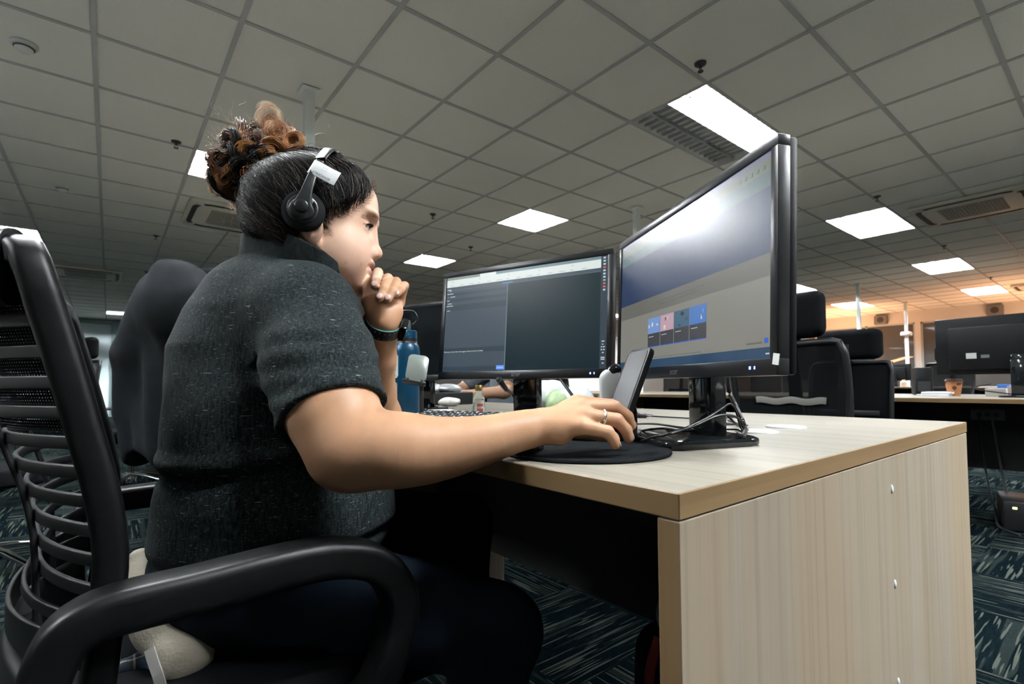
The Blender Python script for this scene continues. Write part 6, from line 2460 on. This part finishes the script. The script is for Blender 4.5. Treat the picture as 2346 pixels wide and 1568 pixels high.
# ---------------------------------------------------------------- worn things
HSM = Matrix(((HF[0, 0], HF[0, 1], 0, HO[0]), (HF[1, 0], HF[1, 1], 0, HO[1]), (0, 0, 1, HO[2]), (0, 0, 0, 1)))
t = thing('headset', 'black over-ear headset with a white paper tag, worn by the seated woman', 'headset', tuple(HO), _h)
HB = mat('headset_black', (0.009, 0.0105, 0.0115), 0.36)
bm = new()
band = [(-.012, -.094, .022), (-.004, -.0905, .050), (.003, -.0835, .076), (.009, -.064, .096), (.012, -.034, .114), (.013, 0, .1205), (.012, .034, .114), (.009, .064, .096), (.003, .0835, .076), (-.004, .0905, .050), (-.012, .094, .022)]
sweep(bm, smooth_path([Vector(p) for p in band[2:-2]], 5), rrect(0.016, 0.005, 0.0018, 2), up=(1, 0, 0) if False else (0, 0, 1))
obj('headband', bm, HB, t, 50)
for s in (-1, 1):
    bm = new()
    cc = Vector((-.0193, s * .083, -.004))
    lathe(bm, [(0.0, -.010), (.024, -.010), (.029, -.005), (.0305, .002), (.0285, .008), (.022, .011), (0.0, .011)], 36,
          M=Matrix.Translation(cc) @ Matrix.Rotation(s * -PI / 2, 4, 'X'))
    fo = mat('ear_foam', (0.010, 0.011, 0.012), 0.95, spec=0.1)
    obj('ear_cushion', bm, fo, t, 60)
    bm = new()
    lathe(bm, [(0.0, .008), (.0215, .008), (.0215, .0125), (.0175, .0150), (0.0, .0155)], 36, M=Matrix.Translation(cc) @ Matrix.Rotation(s * -PI / 2, 4, 'X'))
    cup = obj('ear_cup', bm, HB, t, 50)
    bm = new()
    lathe(bm, [(0.0, .018), (.0092, .018), (.0092, .0250), (.0080, .0260), (0.0, .0260)], 28, M=Matrix.Translation(cc) @ Matrix.Rotation(s * -PI / 2, 4, 'X'))
    obj('pivot_knob', bm, mat('headset_knob', (0.008, 0.009, 0.010), 0.3), cup, 40)
    bm = new()
    for k in range(11):
        a = math.radians(-62 + 9 * k)
        c_ = cc + Vector((.0185 * math.cos(a), s * .0155, .0185 * math.sin(a)))
        box(bm, c_ - Vector((.0011, .0012, .0011)), c_ + Vector((.0011, .0012, .0011)))
    obj('cup_vent', bm, mat('headset_vent', (0.002, 0.002, 0.002), 0.8), cup)
    bm = new()
    arm_p = smooth_path([Vector((-.0215, s * .0995, -.0215)), Vector((-.0195, s * .1015, -.006)), Vector((-.0155, s * .1025, .010)), Vector((-.010, s * .1005, .030)), Vector((-.004, s * .0935, .052)), Vector((.003, s * .0845, .072))], 6)
    wid = [np.interp(q_ / (len(arm_p) - 1), [0, .03, .08, .16, .24, .33, .5, .75, 1], [.3, 1.2, 1.8, 2.15, 2.0, 1.35, .95, .78, .75]) for q_ in range(len(arm_p))]
    sweep(bm, arm_p, rrect(0.0165, 0.006, 0.0025, 3), up=(0, -s, 0), scale=[(w_, 1.0) for w_ in wid])
    obj('slider_arm', bm, mat('headset_arm', (0.013, 0.016, 0.017), 0.34), t, 50)
# folded paper tag on the band
tg = thing('paper_tag', 'white folded paper tag wrapped round the headset band', 'tag', tuple(hw((-.001, -.0945, .056))), 0)
p0, p1, p2 = A(720, 378, .735), A(704, 406, .732), A(768, 403, .735)
ux = (p2 - p0) / np.linalg.norm(p2 - p0)
uy = (p0 - p1) / np.linalg.norm(p0 - p1)
uz = np.cross(ux, uy)
uz /= np.linalg.norm(uz)
uy = np.cross(uz, ux)
org = hw((-.002, -.0955, .052))
ux, uy, uz = ux * 1.18, uy * 1.18, uz * 1.18
MT = Matrix(((ux[0], uy[0], uz[0], 0), (ux[1], uy[1], uz[1], 0), (ux[2], uy[2], uz[2], 0), (0, 0, 0, 1)))
bm = new()
TAGM = mat('tag_paper', (0.90, 0.92, 0.93), 0.6)
prof = [(-.0075, 0.0), (-.004, .0024), (.004, .0030), (.010, .0022), (.020, .0016), (.030, .0028)]
sweep(bm, smooth_path([Vector((a_, 0, b_)) for a_, b_ in prof], 4), rrect(0.0185, 0.0007, 0.0002, 2), up=(0, 0, 1))
sweep(bm, [Vector((-.0075, 0, 0)), Vector((-.009, 0, -.006)), Vector((-.004, 0, -.013)), Vector((.008, 0, -.013)), Vector((.012, 0, -.004)), Vector((.020, 0, .0008))], rrect(0.0185, 0.0006, 0.0002, 2), up=(0, 0, 1))
bmesh.ops.transform(bm, matrix=MT, verts=bm.verts)
tp = obj('paper', bm, TAGM, tg, 60)
INK = mat('tag_ink', (0.10, 0.11, 0.12), 0.7)
for k, (bd_, sz, yy) in enumerate((('BOARDING P', .0040, -.0055), ('.............', .0030, 0.0005), ('..........', .0030, .0045))):
    text('tag_text', bd_, sz, INK, tp, MT @ Matrix.Translation((.011, yy, .0034)) @ Matrix.Rotation(PI, 4, 'Z'), 'CENTER', .00005)

# ring on the right hand
a_, b_ = RH['ring'][0], RH['ring'][1]
c_ = a_ * .44 + b_ * .56
dr_ = (b_ - a_) / np.linalg.norm(b_ - a_)
bm = new()
r_ = .0103
Mr = Matrix.Translation(c_) @ Vector(dr_).to_track_quat('Z', 'Y').to_matrix().to_4x4()
for ph_ in range(3):
    pth = [Mr @ Vector(((r_ + .0007 * math.cos(5 * a + ph_ * 2.09)) * math.cos(a), (r_ + .0007 * math.cos(5 * a + ph_ * 2.09)) * math.sin(a), .0011 * math.sin(5 * a + ph_ * 2.09))) for a in np.linspace(0, 2 * PI, 72, endpoint=False)]
    sweep(bm, pth, circle(.0009, 8), up=tuple(dr_), closed=True)
tag(obj('finger_ring', bm, mat('ring_silver', (0.82, 0.80, 0.75), 0.16, 1.0), None, 180), 'twisted silver ring on the hand holding the mouse', 'ring')

# watch and cord on the left wrist
wc = A(878, 746, .805)
wd_ = (WL - A(862, 820, .85))
wd_ /= np.linalg.norm(wd_)
e1 = np.array(RIGHT) - wd_ * (np.array(RIGHT) @ wd_)
e1 /= np.linalg.norm(e1)
e2 = np.cross(wd_, e1)
MW = Matrix(((e1[0], e2[0], wd_[0], wc[0]), (e1[1], e2[1], wd_[1], wc[1]), (e1[2], e2[2], wd_[2], wc[2]), (0, 0, 0, 1)))
t = thing('wristwatch', 'black strap wristwatch with teal edging on the raised wrist', 'watch', (0, 0, 0))


def band_ring(z, r, sec, mi=0):
    return [MW @ Vector((r[0] * math.cos(a), r[1] * math.sin(a), z)) for a in np.linspace(0, 2 * PI, 56, endpoint=False)]


bm = new()
sweep(bm, band_ring(0, (.0282, .0265), None), rrect(0.0025, 0.0195, 0.001, 2), up=tuple(wd_), closed=True)
obj('strap', bm, mat('watch_strap', (0.010, 0.010, 0.011), 0.5), t, 60)
bm = new()
sweep(bm, band_ring(.0092, (.0275, .0258), None), circle(.0012, 6), up=tuple(wd_), closed=True)
obj('strap_edge', bm, mat('strap_teal', (0.05, 0.30, 0.28), 0.5), t, 60)
bm = new()
for k in range(8):
    for z_ in (-.0058, .0050):
        a = math.radians(208 + 15 * k)
        p_ = MW @ Vector((.0296 * math.cos(a), .0279 * math.sin(a), z_))
        ball(bm, p_, .0013, u=8, v=6)
obj('strap_hole', bm, mat('hole_grey', (0.05, 0.055, 0.055), 0.4), t)
bm = new()
box(bm, (.0265, -.013, -.013), (.0375, .013, .016), .003, M=MW)
cs = obj('case', bm, BLACK_GLOSS, t, 40)
bm = new()
tube(bm, [MW @ Vector((.0335, -.0135, .017)), MW @ Vector((.0345, -.010, .013)), MW @ Vector((.0375, -.011, .010)), MW @ Vector((.0378, -.008, .004))], .0009, 6, 5)
tube(bm, [MW @ Vector((.0395, -.011, -.001)), MW @ Vector((.0420, -.010, .004))], .0009, 6, 5)
obj('case_line', bm, mat('line_teal', (0.20, 0.75, 0.75), 0.4), cs)
bm = new()
sweep(bm, [MW @ Vector((.0312 * math.cos(a) - .0015, .0295 * math.sin(a), -.003 + .002 * math.sin(3 * a))) for a in np.linspace(math.radians(110), math.radians(205), 20)],
      rrect(0.002, 0.017, .0008, 2), up=tuple(wd_))
tag(obj('cord_bracelet', bm, mat('cord_orange', (0.75, 0.09, 0.03), 0.6), None, 60), 'bright orange woven bracelet beside the watch on the raised wrist', 'bracelet')
# lanyard under the collar
bm = new()
sweep(bm, smooth_path([at(553, 588, .90), at(575, 580, .868), at(610, 578, .838), at(645, 590, .812), at(672, 606, .80)], 6), rrect(0.010, 0.0022, .0008, 2), up=tuple(-FWD))
tag(obj('lanyard', bm, mat('lanyard_black', (0.010, 0.011, 0.012), 0.5), None, 60), 'black lanyard strap lying under the shirt collar', 'lanyard')
